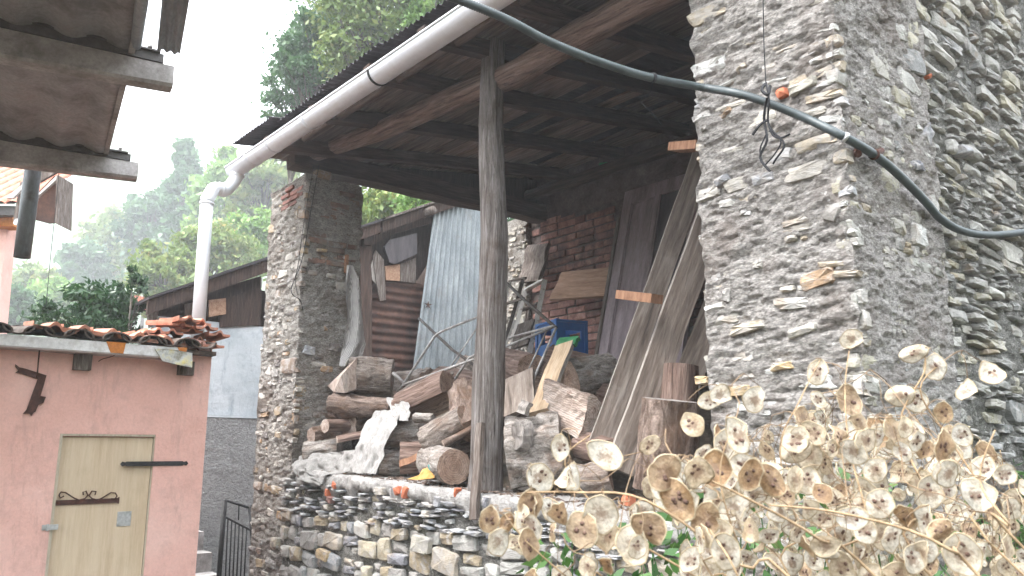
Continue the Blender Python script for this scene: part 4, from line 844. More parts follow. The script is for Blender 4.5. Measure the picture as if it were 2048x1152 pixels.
b = MB(); b.box(XS-2.2, XS-.25, 4.2, 6.9, -.5, .9); b.box(XS-2.3, XS-2.2, 4.3, 6.9, -.5, 2.2); b.box(XS-2.2, XS-.1, 6.85, 6.95, -.5, 3.3); b.build('inner_walls', M['beamwood'], sh)
# pole under the ridge
b = MB(); e = OX(868, 420, XS+.35); b.tube([e, e+Vector((-1.5, -.35, -.12))], .055, 12); b.build('roof_pole', M['oldwood'], sh, True)
face([(728, 490), (868, 436), (860, 520), (835, 560), (740, 560)], XS-.10, 'backing_board', M['beamwood'], .02)
face([(728, 470), (868, 424), (866, 445), (780, 470), (745, 490), (728, 490)], XS+.12, 'gable_beam', M['beamwood'], .08)
# rusty horizontal corrugated cladding
p = OX(745, 745, XS-.02); q = OX(745, 560, XS-.02)
corr('rusty_sheet', Vector((XS-.02, p.y-.2, .2)), Z_, Y_, q.z-.2+.05, 1.25, .105, .016, M['rust'], sh)
for i, (pix, mt) in enumerate((([(746, 512), (752, 500), (768, 520), (772, 600), (760, 602), (752, 560)], 'oldwood'), ([(742, 530), (750, 510), (755, 570), (745, 560)], 'plankedge'),
        ([(770, 532), (800, 528), (800, 562), (772, 560)], 'freshboard'), ([(801, 528), (832, 515), (832, 566), (801, 562)], 'oldwood'))):
    face(pix, XS+.02+.015*(3-i), 'cladding_board', M[mt], .015)
face([(769, 494), (778, 480), (834, 466), (834, 508), (790, 528), (779, 524)], XS+.10, 'hanging_panel', M['darkpanel'], .03)
face([(718, 480), (744, 476), (744, 760), (728, 760)], XS+.04, 'corner_post', M['beamwood'], .1)
# upright zinc sheet
zs = thing('zinc_sheet', OX(880, 750, XS+.16), 'tall pale blue-grey corrugated zinc sheet standing against the old shed', 'corrugated sheet')
yz0, yz1 = 5.40, 6.65; P0 = Vector((XS+.16, yz0, .80)); nu = 121; G = []; G2 = []
for j in range(13):
    row = []
    for i in range(nu):
        f_ = i/(nu-1); y0_ = yz0+(yz1-yz0)*f_; sk = .32*(j/12)*(1-f_); top = 3.02+ .30*min(1, f_/.28); z = .80+(top-.80)*j/12
        row.append((XS+.16+.016*math.sin(2*PI*f_*13), y0_+sk*.9, z))
    G.append(row)
b = MB(); b.grid(G); b.grid([[(x-.002, y, z) for x, y, z in rw] for rw in G], flip=True); b.build('sheet', M['zinc'], zs, True)
b = MB(); c = OX(856, 610, XS+.185); 
for k in range(5):
    a = k*1.25+.3; b.add([c+Vector((.004, math.cos(a)*.07, math.sin(a)*.06)), c+Vector((.004, math.cos(a+.6)*.02, math.sin(a+.6)*.02)), c+Vector((.004, math.cos(a-.6)*.02, math.sin(a-.6)*.02)), c+Vector((.0, 0, 0))], [(0, 1, 3), (0, 3, 2)])
b.build('rust_hole', M['rust'], zs)
# small red-tiled roof corner beyond
tag(slab([(258, 588), (308, 598), (310, 612), (290, 622), (256, 606)], 14, .8, 'distant_roof', M['terrafar'], None), 'small distant red tiled roof corner above the laurel bush', 'roof')

# ---------------------------------------------------------------- stair railing in the alley
rl = thing('iron_railing', PX(470, 1150, -7.0), 'black iron stair railing in the alley between pink house and stone pier', 'railing')
XR = -7.0
def rpt(x, y): return PX(x, y, XR)
def bar(nm, a, b_, r_, mat='black', parent=rl, n=6): bb = MB(); bb.tube([rpt(*a), rpt(*b_)], r_, n); return bb.build(nm, M[mat], parent, True)
bar('post', (450, 1000), (436, 1175), .022); bar('post', (500, 1010), (512, 1175), .02)
bar('top_rail', (450, 1000), (500, 1016), .012); bar('middle_rail', (452, 1035), (500, 1060), .009)
for k in range(6):
    x = 456+k*7.5; bar('baluster', (x, 1037+k*3.5), (x-6, 1175), .0065)
bar('baluster', (478, 1009), (477, 1040), .006)
tag(slab([(395, 1075), (432, 1065), (445, 1095), (430, 1175), (392, 1175)], 9.5, .6, 'stone_step_block', M['concrete'], None), 'pale stone stair block at the foot of the alley wall', 'step')
st = MB()
for k in range(5): st.box(-8.3+.1, -6.9, 2.0+.0*k, 2.75, -1.6, -1.3+.17*k) if False else st.box(-8.45+.0*k, -7.05-.25*k, 1.95, 2.9, -1.6, -1.45+.17*k)
tag(st.build('stone_steps', M['beamconcrete']), 'dark stone steps climbing the alley behind the iron railing', 'steps')

# ================================================================== LOG STORE CONTENTS
def logpiece(label, p0, p1, r, bark='bark', cut='cut', taper=.95, seed=1, amp=.10, cat='firewood log', group='firewood logs in the open store', arc=None, roll=0, seg=14, cutends=True, name='firewood_log', n=None):
    p0, p1 = Vector(p0), Vector(p1); Mx = axes(p1-p0, Z_, p0) @ Matrix.Rotation(rad(roll), 4, 'Z'); L = (p1-p0).length
    root = thing(name, (p0+p1)/2-Vector((0, 0, r)), label, cat, group)
    n = n or (44 if bark in ('bark', 'grey') else 28); seg = max(seg, 28 if bark in ('bark', 'grey') else 14); G = []; full = arc is None
    angs = [2*PI*j/n for j in range(n)] if full else [rad(-arc/2+arc*j/(n-1)) for j in range(n)]
    for i in range(seg+1):
        z = L*i/seg; rr = r*(1+(taper-1)*i/seg)
        q = np.array([[math.cos(a)*1.9+seed*3, math.sin(a)*1.9, z*3/r*.12] for a in angs]); big = fbm(q, 1.0, 3, seed)
        q2 = np.array([[math.cos(a)*6+seed, math.sin(a)*6, z*9] for a in angs]); sm = fbm(q2, 1.0, 3, seed+9)
        ridge = 1-np.clip(abs(fbm(np.array([[math.cos(a)*4.5, math.sin(a)*4.5+seed, z*9] for a in angs]), 1., 3, seed+4))*4, 0, 1)
        d = 1+big*amp*1.5+sm*amp*.6-ridge*amp*(.9 if 'smooth' not in bark else .2)
        G.append([(math.cos(a)*rr*d[j], math.sin(a)*rr*d[j], z) for j, a in enumerate(angs)])
    b = MB(); b.grid(G, closed=full); mk = {'bark': 'bark', 'brown': 'barkbrown', 'grey': 'barkgrey', 'smooth': 'logbeam'}[bark]
    put('bark', b.mesh('bark', M[mk], True), Mx, root)
    rr_ = random.Random(seed)
    for e, z, fl in ((0, 0, 1), (seg, L, 0)):
        ring = G[e]; cx, cy = (0, 0) if full else (0.0, 0.0)
        b = MB(); c = (cx, cy, z+(-.003 if fl else .003)); mid = [(x*.5, y*.5, z+rr_.uniform(-.0015, .0015)) for x, y, _ in ring]; vs = [c]+mid+[tuple(p) for p in ring]; k = len(ring); fs = []
        for j in range(k if full else k-1):
            jn = (j+1) % k; q1 = [0, 1+j, 1+jn]; q2 = [1+j, 1+k+j, 1+k+jn, 1+jn]
            fs += [q1[::-1], q2[::-1]] if fl else [q1, q2]
        b.add(vs, fs); put('cut_end', b.mesh('cut_end', M[cut]), Mx, root)
    if not full:
        b = MB(); A = []
        for i in range(seg+1):
            a_, z_ = G[i][0], G[i][-1]; row = []
            for t in range(9):
                f_ = t/8; w_ = rr_.uniform(-.05, .05)*r
                x, y = (a_[0]*(1-2*f_), a_[1]*(1-2*f_)) if f_ <= .5 else (z_[0]*(2*f_-1), z_[1]*(2*f_-1))
                row.append((x+(w_ if 0 < t < 8 else 0), y+(w_ if 0 < t < 8 else 0), G[i][0][2]))
            A.append(row)
        b.grid(A); put('split_face', b.mesh('split_face', M[cut]), Mx, root)
    return root
def L2(label, a, ya, b_, yb, rpx, **kw):
    p0, p1 = PY(a[0], a[1], ya), PY(b_[0], b_[1], yb); mid = (p0+p1)/2; r_ = rpx*1.08*mid.dot(cF)/FPX
    return logpiece(label, p0, p1, r_, **kw)
L2('thick log with deeply ridged bark and pale chopped end, topmost at the left pier', (700, 752), 3.02, (785, 756), 3.28, 37, bark='bark', cut='cutpale', seed=2, amp=.09)
# its chopped wedge end
ce = [PY(x, y, Y) for x, y, Y in ((655, 772, 2.92), (700, 728, 2.95), (714, 716, 3.0), (712, 778, 2.98), (690, 786, 2.9), (668, 784, 2.88), (682, 752, 2.86), (722, 750, 3.12), (722, 715, 3.12), (718, 785, 3.12))]
b = MB(); b.add(ce, [(0, 6, 1), (0, 5, 6), (5, 4, 6), (4, 3, 6), (6, 3, 2), (6, 2, 1), (0, 1, 7), (1, 2, 8, 7), (3, 9, 7), (2, 3, 9, 8), (3, 4, 9), (4, 5, 9), (5, 0, 9), (0, 7, 9)])
tag(b.build('split_chunk', M['cutpale']), 'pale chopped wedge of wood against the left pier below the white netting', 'wood chunk')
L2('knotty brown log lying under the ridged log at the left pier', (668, 812), 2.90, (785, 815), 3.15, 27, bark='brown', cut='cut', seed=5, amp=.2, taper=.6)
L2('short log with pale torn end low beside the pier foot', (622, 873), 2.74, (700, 862), 3.05, 19, bark='brown', cut='cutpale', seed=8, amp=.2)
L2('thin pale-ended stick of wood below the knotty log', (650, 852), 2.76, (722, 850), 3.1, 12, bark='smooth', cut='cutpale', seed=9)
L2('pinkish split log end standing behind the white cloth', (690, 850), 2.95, (735, 845), 3.2, 26, bark='brown', cut='cutpale', seed=10, arc=220, roll=90)
L2('flat split stick with pale top lying left of the white cloth', (675, 886), 2.74, (740, 872), 2.95, 13, bark='smooth', cut='cutpale', seed=11, arc=180, roll=0)
L2('squat log half under the grey cloth by the sill', (612, 905), 2.72, (680, 898), 2.9, 22, bark='grey', cut='cutgrey', seed=12)
L2('broad smooth-skinned split log under the metal rods', (808, 822), 3.05, (900, 778), 3.2, 37, bark='smooth', cut='cut', seed=13, amp=.13, arc=250, roll=-20)
L2('log with diagonal ridged bark resting above the round log', (858, 882), 2.84, (936, 838), 2.93, 31, bark='bark', cut='cut', seed=14, amp=.09)
L2('grey streaked log behind the ridged diagonal log', (780, 872), 2.90, (848, 864), 3.02, 27, bark='grey', cut='cutgrey', seed=15, amp=.12)
L2('short round log showing its orange-brown sawn end at the sill', (862, 922), 2.84, (908, 934), 2.70, 31, bark='grey', cut='cut', seed=16, amp=.05, taper=1.02)
L2('grey rough-barked log lying on the sill right of the cloth', (752, 930), 2.76, (812, 928), 2.95, 27, bark='grey', cut='cutgrey', seed=17, amp=.14)
L2('reddish split log between the grey log and the packet', (800, 922), 2.80, (868, 920), 2.98, 33, bark='smooth', cut='cut', seed=18, amp=.15, arc=200, roll=30)
L2('shaggy frayed log right behind the tall post', (925, 780), 3.05, (950, 860), 2.95, 33, bark='brown', cut='cut', seed=19, amp=.22)
L2('dark log lying low beside the foot of the post', (905, 905), 2.95, (985, 880), 3.3, 24, bark='brown', cut='cut', seed=20)
L2('thin dark stick with pale sawn tip near the post foot', (886, 888), 2.74, (962, 848), 2.95, 7, bark='brown', cut='cutpale', seed=21, name='stick', cat='stick', group=None, n=10)
L2('small squared offcut wedged between two logs', (830, 835), 2.85, (866, 838), 2.9, 10, bark='grey', cut='cutgrey', seed=22, n=6)
L2('split D-shaped log with red-brown face just right of the post', (1000, 730), 4.0, (1068, 742), 3.75, 33, bark='smooth', cut='cut', seed=23, arc=200, roll=60)
L2('dark log end behind the green-tipped board', (1060, 742), 4.05, (1110, 748), 3.9, 28, bark='brown', cut='cut', seed=24)
L2('large triangular split log with whitish face below the blue crate', (1128, 762), 3.55, (1212, 745), 3.9, 44, bark='grey', cut='cut', seed=25, arc=190, roll=120, amp=.05)
L2('half-round split log with pale flat top in front of the planks', (1086, 796), 3.12, (1172, 836), 3.05, 37, bark='brown', cut='cutpale', seed=26, arc=200, roll=-95, amp=.08, taper=1.1)
L2('huge gnarled bark stump filling the corner right of the post', (1022, 915), 2.86, (1128, 900), 3.05, 73, bark='grey', cut='cutgrey', seed=27, amp=.14, taper=.92, seg=22, n=44)
L2('tall thick upright stump with pale streak beside the right pier', (1330, 980), 2.95, (1343, 800), 2.95, 62, bark='brown', cut='cutgrey', seed=29, amp=.10, taper=.88, seg=26, n=40)
L2('narrower brown stump standing behind the tall thick stump', (1355, 840), 3.08, (1362, 730), 3.10, 34, bark='smooth', cut='cutgrey', seed=30, amp=.05)
L2('low log hidden behind the dry seed pods beside the sill', (1150, 965), 2.80, (1220, 950), 2.9, 30, bark='grey', cut='cut', seed=31)
L2('brown log lying between gnarled stump and leaning planks', (1165, 890), 3.1, (1225, 905), 3.0, 26, bark='smooth', cut='cut', seed=33)
b = MB(); fl_ = [((700, 800), 3.5, (830, 830), 3.6, 34), ((740, 780), 3.7, (860, 770), 3.8, 30), ((880, 770), 3.7, (990, 790), 3.7, 34), ((980, 820), 3.4, (1080, 790), 3.8, 40), ((1050, 800), 4.2, (1180, 780), 4.3, 36), ((1180, 800), 3.9, (1300, 830), 3.7, 44), ((650, 870), 3.3, (760, 880), 3.4, 30), ((930, 740), 4.3, (1010, 760), 4.3, 28), ((1100, 720), 4.6, (1180, 735), 4.7, 26), ((1190, 750), 4.5, (1250, 760), 4.4, 26)]
for i, (a, ya, b_, yb, rp_) in enumerate(fl_):
    L2(('log deep in the pile behind the left cloth', 'log at the back left of the pile under the old shed', 'log deep in the pile left of the post', 'log deep in the pile behind the grey board', 'log at the back of the pile behind the triangular split log', 'log deep in the pile behind the leaning planks', 'log low at the back beside the left pier', 'log at the very back beside the zinc sheet', 'log at the back under the blue crate', 'log at the back under the leaning door')[i], a, ya, b_, yb, rp_, bark=('brown', 'bark', 'smooth')[i % 3], cut='cut', seed=40+i, amp=.12)
knot = PY(1034, 872, 2.755); b = MB(); k = 14; ring = [knot+Vector((.095*math.cos(2*PI*i/k)*.50, -.0, .09*math.sin(2*PI*i/k)*.80))+Vector((0, .012*math.sin(i), 0)) for i in range(k)]
ring2 = [p+(p-knot)*.25+Vector((0, .06, 0)) for p in ring]; b.add([knot-Vector((0, .006, 0))]+ring+ring2, [[0, 1+(i+1) % k, 1+i] for i in range(k)]+[[1+i, 1+(i+1) % k, 1+k+(i+1) % k, 1+k+i] for i in range(k)])
stump = [o for o in COL.objects if o.get('label', '').startswith('huge gnarled')][0]
b.build('knot_face', M['cutgrey'], [c for c in stump.children if c.name.startswith('bark')][0])
# boards on the pile
tag(plank('board', PY(1003, 765, 3.25), PY(1002, 842, 3.05), PY(1072, 838, 3.10), .03, M['plank'], seed=5), 'short grey-brown board propped right of the post on the logs', 'board')
gb = thing('green_tipped_board', PY(1080, 830, 3.0), 'light board with green painted tip leaning among the split logs', 'board')
plank('board', PY(1112, 694, 3.45), PY(1058, 830, 3.05), PY(1092, 832, 3.05), .028, M['newwood'], gb, M['plankedge']); plank('painted_tip', PY(1120, 678, 3.49), PY(1112, 694, 3.45), PY(1146, 700, 3.45), .029, M['greenpaint'], gb)
tag(plank('wood_offcut', PY(1046, 800, 2.85), PY(1036, 825, 2.83), PY(1052, 830, 2.83), .03, M['cutgrey']), 'small whitish offcut on top of the gnarled stump', 'offcut')
tag(plank('wood_splinter', PY(852, 900, 2.78), PY(800, 922, 2.74), PY(803, 934, 2.74), .012, M['orangewood'], seed=4), 'flat brown splinter board lying over the reddish split log', 'board')
for k, (a, b_, c) in enumerate((((852, 748), (800, 790), (808, 796)), ((838, 752), (780, 800), (786, 806)), ((905, 742), (838, 790), (842, 796)))):
    tag(plank('thin_lath', PY(*a, 3.35), PY(*b_, 3.2), PY(*c, 3.2), .012, M['oldwood'], seed=k), ('upper', 'lower', 'longest')[k]+' thin lath poking up from the logs below the zinc sheet', 'lath')
rl_ = random.Random(31); b = MB()
for k in range(420):
    x = rl_.uniform(-5.5, -2.0); y = 2.66+abs(rl_.gauss(0, .12)); a = rl_.uniform(0, 6.28); l, w_, h_ = rl_.uniform(.008, .045), rl_.uniform(.004, .016), rl_.uniform(.002, .008)
    b.box(-l/2, l/2, -w_/2, w_/2, 0, h_, 0, Matrix.Translation((x, y, zl(x)+.002)) @ Matrix.Rotation(a, 4, 'Z') @ Matrix.Rotation(rl_.uniform(-.4, .4), 4, 'Y'))
tag(b.build('bark_litter', M['barkbrown']), kind='stuff')
# leaning planks
pa = thing('leaning_plank', PY(1215, 900, 3.1), 'first long grey plank leaning left of the others against the pier', 'plank', None)
plank('board', PY(1388, 300, 3.75), PY(1176, 890, 2.98), PY(1226, 890, 3.09), .035, M['plank'], pa, M['plankedge'], seed=1, warp=.006)
pb = thing('leaning_plank', PY(1260, 940, 3.0), 'widest weathered plank with pale left edge leaning beside the right pier', 'plank', None)
plank('board', PY(1404, 400, 3.35), PY(1212, 930, 2.84), PY(1276, 930, 2.97), .045, M['plank'], pb, M['plankedge'], seed=2, warp=.006)
tag(plank('leaning_plank', PY(1470, 440, 3.55), PY(1290, 900, 3.12), PY(1352, 900, 3.22), .03, M['plank'], seed=3, warp=.005), 'rearmost brown plank leaning behind the widest plank at the pier', 'plank')
wb0, wb1 = PY(1243, 590, 2.98), PY(1314, 598, 2.96); b = MB(); b.box(-.022, .022, -.04, .04, 0, (wb1-wb0).length); tag(put('wood_block', b.mesh('wood_block', M['orangewood']), axes(wb1-wb0, Z_, wb0)), 'short orange-brown block jammed across the leaning planks', 'wood block')
wb0, wb1 = PY(1350, 295, 2.95), PY(1405, 291, 2.9); b = MB(); b.box(-.02, .02, -.04, .04, 0, (wb1-wb0).length); tag(put('beam_stub', b.mesh('beam_stub', M['orangewood']), axes(wb1-wb0, Z_, wb0)), 'short reddish beam stub jutting from the right pier under the roof', 'beam')
# door leaning against the brick wall
dr = thing('old_door', PY(1230, 800, 4.7), 'old purple-brown panelled door leaning against the brick wall', 'door')
TL, BL_ = PY(1250, 384, 5.12), PY(1192, 735, 4.72); ax_ = (TL-BL_); Lh = ax_.length; BRr = BL_+Vector((.86, -.0, -.02)); Mx = axes(ax_, BRr-BL_, BL_)
yin = Mx.to_3x3() @ Vector((0, 1, 0)); sg = 1 if yin.y > 0 else -1        # local y points into the wall when sg = 1
def dbox(nm, x0, x1, z0, z1, t0, t1, mk):
    b = MB(); b.box(x0, x1, min(sg*t0, sg*t1), max(sg*t0, sg*t1), z0, z1); put(nm, b.mesh(nm, M[mk]), Mx, dr)
dbox('stile', 0, .10, -.25, Lh, 0, .04, 'purple'); dbox('stile', .76, .86, -.25, Lh, 0, .04, 'purple'); dbox('top_rail', .10, .76, Lh-.13, Lh, .002, .038, 'purple'); dbox('bottom_rail', .10, .76, -.25, .06, .002, .038, 'purple')
dbox('muntin', .36, .41, .06, Lh-.13, .003, .036, 'purple'); dbox('panel', .10, .36, .06, Lh-.13, .016, .028, 'purple'); dbox('panel', .41, .76, .06, Lh-.13, .018, .028, 'darkpanel')
for x0, x1 in ((.10, .112), (.348, .36), (.41, .422)): dbox('moulding', x0, x1, .06, Lh-.13, .007, .016, 'purple')
dbox('moulding', .112, .348, Lh-.144, Lh-.13, .008, .016, 'purple'); dbox('edge_strip', -.035, -.004, -.25, Lh-.25, -.012, .03, 'oldwood')
tag(plank('leaning_board', PY(1126, 546, 5.22), PY(1100, 600, 5.08), PY(1250, 575, 5.08), .03, M['freshboard'], seed=9), 'light brown horizontal board propped across the brick wall', 'board')
bd_ = [o for o in COL.objects if o.name.startswith('leaning_board')][0]
tag(plank('weathered_slab', PY(1058, 492, 5.28), PY(1040, 566, 5.2), PY(1082, 560, 5.2), .05, M['oldwood'], seed=10, warp=.012), 'dark cracked slab of wood standing against the corner pier', 'wood slab')
tag(plank('green_scrap', PY(1200, 326, 5.30), PY(1199, 334, 5.30), PY(1214, 333, 5.30), .02, M['greenpaint']), 'tiny pale green scrap on top of the brick wall', 'scrap')
# blue crate
cr = thing('blue_crate', PY(1125, 712, 4.75), 'blue plastic crate with handle slots sitting on the wood pile', 'crate')
c0 = PY(1114, 712, 4.70); H = PY(1114, 638, 4.70).z-c0.z; cux = (cR*.9+cV*.436).normalized(); cuy = (cR*-.436+cV*.9).normalized(); Wd = .30; Dp = .38
Mc = Matrix(((cux.x, cuy.x, 0, c0.x), (cux.y, cuy.y, 0, c0.y), (0, 0, 1, c0.z), (0, 0, 0, 1)))
def cpart(nm, fn): b = MB(); fn(b); put(nm, b.mesh(nm, M['blue']), Mc, cr)
def wallx(b, y0, y1):
    b.box(.02, Wd-.02, y0, y1, 0, H*.38); b.box(.02, Wd*.28, y0, y1, H*.38, H); b.box(Wd*.82, Wd-.02, y0, y1, H*.38, H); b.box(Wd*.28, Wd*.82, y0, y1, H*.72, H); b.box(Wd*.28, Wd*.82, y0, y1, H*.38, H*.5)
    b.box(.0, Wd, y0-.012, y1+.012, H-.022, H+.001); b.box(0, Wd, y0-.008, y1+.008, H*.60, H*.64) if False else None
def wally(b, x0, x1):
    b.box(x0, x1, .02, Dp-.02, 0, H*.38); b.box(x0, x1, .02, Dp*.25, H*.38, H); b.box(x0, x1, Dp*.78, Dp-.02, H*.38, H); b.box(x0, x1, Dp*.25, Dp*.78, H*.74, H)
    b.box(x0-.010, x1+.010, 0, Dp, H-.02, H+.003)
cpart('long_side', lambda b: wallx(b, 0, .012)); cpart('long_side', lambda b: wallx(b, Dp-.012, Dp)); cpart('short_side', lambda b: wally(b, 0, .012)); cpart('short_side', lambda b: wally(b, Wd-.012, Wd))
cpart('base', lambda b: b.box(.012, Wd-.012, .012, Dp-.012, 0, .012))
for x, y in ((-.008, -.008), (Wd-.026, -.008), (-.008, Dp-.026), (Wd-.026, Dp-.026)): cpart('corner_post', lambda b: b.box(x, x+.034, y, y+.034, -.02, H+.005))
tag(plank('crate_support', PY(1080, 716, 4.95), PY(1080, 722, 4.65), PY(1180, 724, 4.65), .03, M['plank'], seed=3), 'flat board under the blue crate on the pile', 'board')
# white window frames and metal clothes-rack
wf = thing('window_frame', PY(1060, 700, 4.6), 'old white wooden window frame standing before the corner pier', 'window frame')
def stick(nm, a, ya, b_, yb, w_, mk, parent, th=.02):
    p0, p1 = PY(*a, ya), PY(*b_, yb); Mx = axes(p1-p0, cR, p0); L = (p1-p0).length; b = MB(); b.box(-w_/2, w_/2, -th/2, th/2, 0, L); return put(nm, b.mesh(nm, M[mk]), Mx, parent)
stick('stile', (1090, 560), 5.0, (1058, 712), 4.75, .045, 'whitepaint', wf); stick('top_rail', (1052, 580), 5.0, (1088, 560), 5.0, .05, 'whitepaint', wf); stick('stile', (1050, 580), 5.0, (1020, 706), 4.75, .04, 'whitepaint', wf); stick('inner_stile', (1062, 600), 5.03, (1036, 712), 4.78, .025, 'oldwood', wf); stick('rail', (1042, 622), 4.97, (1075, 606), 4.97, .03, 'oldwood', wf)
w2 = thing('window_frame', PY(1020, 700, 4.4), 'narrow dark-edged window frame with white bars just right of the post', 'window frame')
stick('stile', (1046, 560), 4.7, (1008, 690), 4.45, .03, 'darkrod', w2); stick('stile', (1040, 598), 4.72, (1002, 700), 4.45, .022, 'whitepaint', w2); stick('stile', (1022, 562), 4.72, (1004, 610), 4.6, .018, 'whitepaint', w2); stick('top_rail', (1018, 563), 4.72, (1052, 556), 4.72, .022, 'oldwood', w2); stick('rail', (1006, 610), 4.6, (1048, 596), 4.6, .022, 'oldwood', w2); stick('stile', (1030, 640), 4.5, (1008, 700), 4.4, .018, 'whitepaint', w2)
tag(plank('oval_lid', PY(1036, 650, 4.6), PY(1022, 700, 4.45), PY(1052, 702, 4.45), .02, M['oldwood']), 'dark grey board standing inside the window frames', 'board')
rk = thing('metal_rack', PY(900, 780, 3.4), 'tangle of bent grey metal tubes from a folding rack above the logs', 'metal rack')
def rod(pts, r_, mk='greymetal', nm='tube'): bb = MB(); bb.tube([PY(x, y, Y) for x, y, Y in pts], r_, 8); bb.build(nm, M[mk], rk, True)
rod([(802, 776, 3.25), (868, 674, 3.45), (874, 668, 3.46), (885, 662, 3.47), (960, 632, 3.55)], .0095); rod([(806, 770, 3.2), (955, 716, 3.3), (1000, 698, 3.4), (1112, 652, 3.7)], .0095)
rod([(838, 637, 3.6), (905, 700, 3.5), (948, 730, 3.45)], .011, 'darkrod', 'bar'); rod([(962, 644, 3.5), (898, 738, 3.35)], .006); rod([(905, 765, 3.3), (938, 716, 3.4), (960, 704, 3.4)], .009)
rod([(1002, 556, 4.0), (1060, 610, 3.9), (1112, 656, 3.8)], .013, 'darkrod', 'bar'); rod([(1112, 656, 3.65), (1064, 766, 3.4)], .0085); rod([(1018, 676, 3.7), (1106, 652, 3.75)], .009); rod([(1094, 660, 3.8), (1056, 742, 3.6)], .006); rod([(785, 745, 3.2), (815, 772, 3.3)], .012, 'greymetal', 'bar')
rod([(955, 745, 3.5), (1020, 762, 3.3)], .011, 'darkrod', 'bar')
# white cloths and netting
def cloth(nm, cols, mat, fold=.02, seed=0, nu=26, label=None, cat='cloth', thick=True):
    # cols: list of cross rows, each a list of (px,py,Y)
    rows_ = [[PY(*p) for p in row] for row in cols]; G = []; R0 = len(rows_)
    def samp(row, f_):
        k = f_*(len(row)-1); i = min(int(k), len(row)-2); return row[i].lerp(row[i+1], k-i)
    nv = (R0-1)*7+1
    for j in range(nv):
        k = j/7; i = min(int(k), R0-2); t = k-i; line = []
        for u in range(nu):
            f_ = u/(nu-1); p = samp(rows_[i], f_).lerp(samp(rows_[i+1], f_), t); q = np.array([f_*5+seed, j*.10, seed*2.])
            w_ = float(fbm(q, 1.3, 4, seed)); w2 = abs(math.sin(f_*11+w_*6))-.5
            p = p+Vector((.3*w_*fold, -1*fold*(w_*1.6+w2*.7), .3*w2*fold)); line.append(p)
        G.append(line)
    b = MB(); b.grid(G); b.grid([[p+Vector((0, .002, 0)) for p in l] for l in G], flip=True)
    return tag(b.build(nm, mat, smooth=True), label, cat)
cloth('white_cloth', [[(752, 822, 2.90), (806, 818, 2.92)], [(732, 850, 2.80), (790, 855, 2.80)], [(718, 885, 2.73), (772, 890, 2.75)], [(708, 918, 2.70), (762, 918, 2.72)], [(702, 945, 2.675), (748, 948, 2.68)]], M['net'], .022, 3, label='white net cloth draped over the logs down to the sill', thick=True)
cloth('grey_cloth', [[(600, 910, 2.72), (660, 905, 2.76), (735, 900, 2.76)], [(590, 930, 2.64), (650, 915, 2.72), (735, 925, 2.70)], [(592, 945, 2.60), (640, 940, 2.66), (735, 942, 2.68)], [(600, 960, 2.59), (640, 958, 2.61), (660, 950, 2.63)], [(622, 972, 2.585), (645, 972, 2.60), (650, 965, 2.62)]], M['netcloth'], .035, 7, label='crumpled grey-white cloth hanging off the left end of the sill')
cloth('tattered_scrap', [[(775, 795, 2.98), (812, 800, 2.98)], [(780, 820, 2.9), (820, 822, 2.9)], [(790, 840, 2.86), (818, 842, 2.86)]], M['net'], .02, 9, label='tattered whitish plastic scrap on top of the grey streaked log')
XN = -5.69
def clothX(nm, rows_, mat, label, seed):
    G = []
    for j in range((len(rows_)-1)*8+1):
        k = j/8; i = min(int(k), len(rows_)-2); t = k-i; line = []
        for u in range(14):
            f_ = u/13; a = PX(*rows_[i][0], XN).lerp(PX(*rows_[i][1], XN), f_); c = PX(*rows_[i+1][0], XN).lerp(PX(*rows_[i+1][1], XN), f_); p = a.lerp(c, t)
            line.append(p+Vector((.03+.02*math.sin(f_*7+j*.12)+.012*float(fbm(np.array([f_*4, j*.2, seed]), 1, 3)), 0, 0)))
        G.append(line)
    b = MB(); b.grid(G); b.grid([[p-Vector((.002, 0, 0)) for p in l] for l in G], flip=True); return tag(b.build(nm, mat, smooth=True), label, 'netting')
clothX('hanging_netting', [((690, 532), (698, 532)), ((686, 560), (712, 560)), ((686, 600), (718, 595)), ((690, 640), (722, 640)), ((686, 680), (730, 690)), ((682, 705), (722, 712)), ((676, 732), (702, 735))], M['netthin'], 'strip of white netting hanging down the side of the left pier', 4)
b = MB(); p = PX(694, 512, -5.70); b.box(-5.72, -5.69, p.y-.012, p.y+.012, p.z-.14, p.z+.01); tag(b.build('wooden_peg', M['orangewood']), 'small brown peg in the pier holding the white netting', 'peg')
b = MB(); b.tube(smooth([PX(638, 330, -5.69), PX(622, 420, -5.68), PX(604, 520, -5.66), PX(582, 580, -5.65), PX(600, 600, -5.66), PX(606, 622, -5.66)], 4), .003, 5); b.tube(smooth([PX(628, 330, -5.69), PX(610, 430, -5.68), PX(596, 530, -5.66), PX(590, 560, -5.65), PX(596, 590, -5.66)], 4), .0025, 5)
tag(b.build('dark_wire', M['string']), 'two thin dark wires straggling down the left pier', 'wire')
b = MB(); P = [PY(*q) for q in ((838, 950, 2.665), (860, 930, 2.67), (872, 944, 2.66), (868, 956, 2.655), (835, 960, 2.655), (815, 958, 2.66), (845, 938, 2.72))]; b.add(P+[p+Vector((0, .02, 0)) for p in P], [(5, 0, 1, 2, 3, 4), (7, 8, 9, 10, 11)[::-1], (0, 6, 1)]); 
pk = thing('torn_packet', PY(850, 955, 2.66), 'torn teal and ochre plastic packet beside the round log', 'packet'); b.build('ochre_part', M['ochre'], pk)
b = MB(); P = [PY(*q) for q in ((856, 930, 2.66), (872, 922, 2.66), (874, 938, 2.655), (868, 944, 2.65), (858, 940, 2.655))]; b.add(P+[p+Vector((0, .02, 0)) for p in P], [(0, 1, 2, 3, 4)[::-1], (5, 6, 7, 8, 9), (0, 5, 6, 1), (2, 1, 6, 7)]); b.build('teal_part', M['teal'], pk)

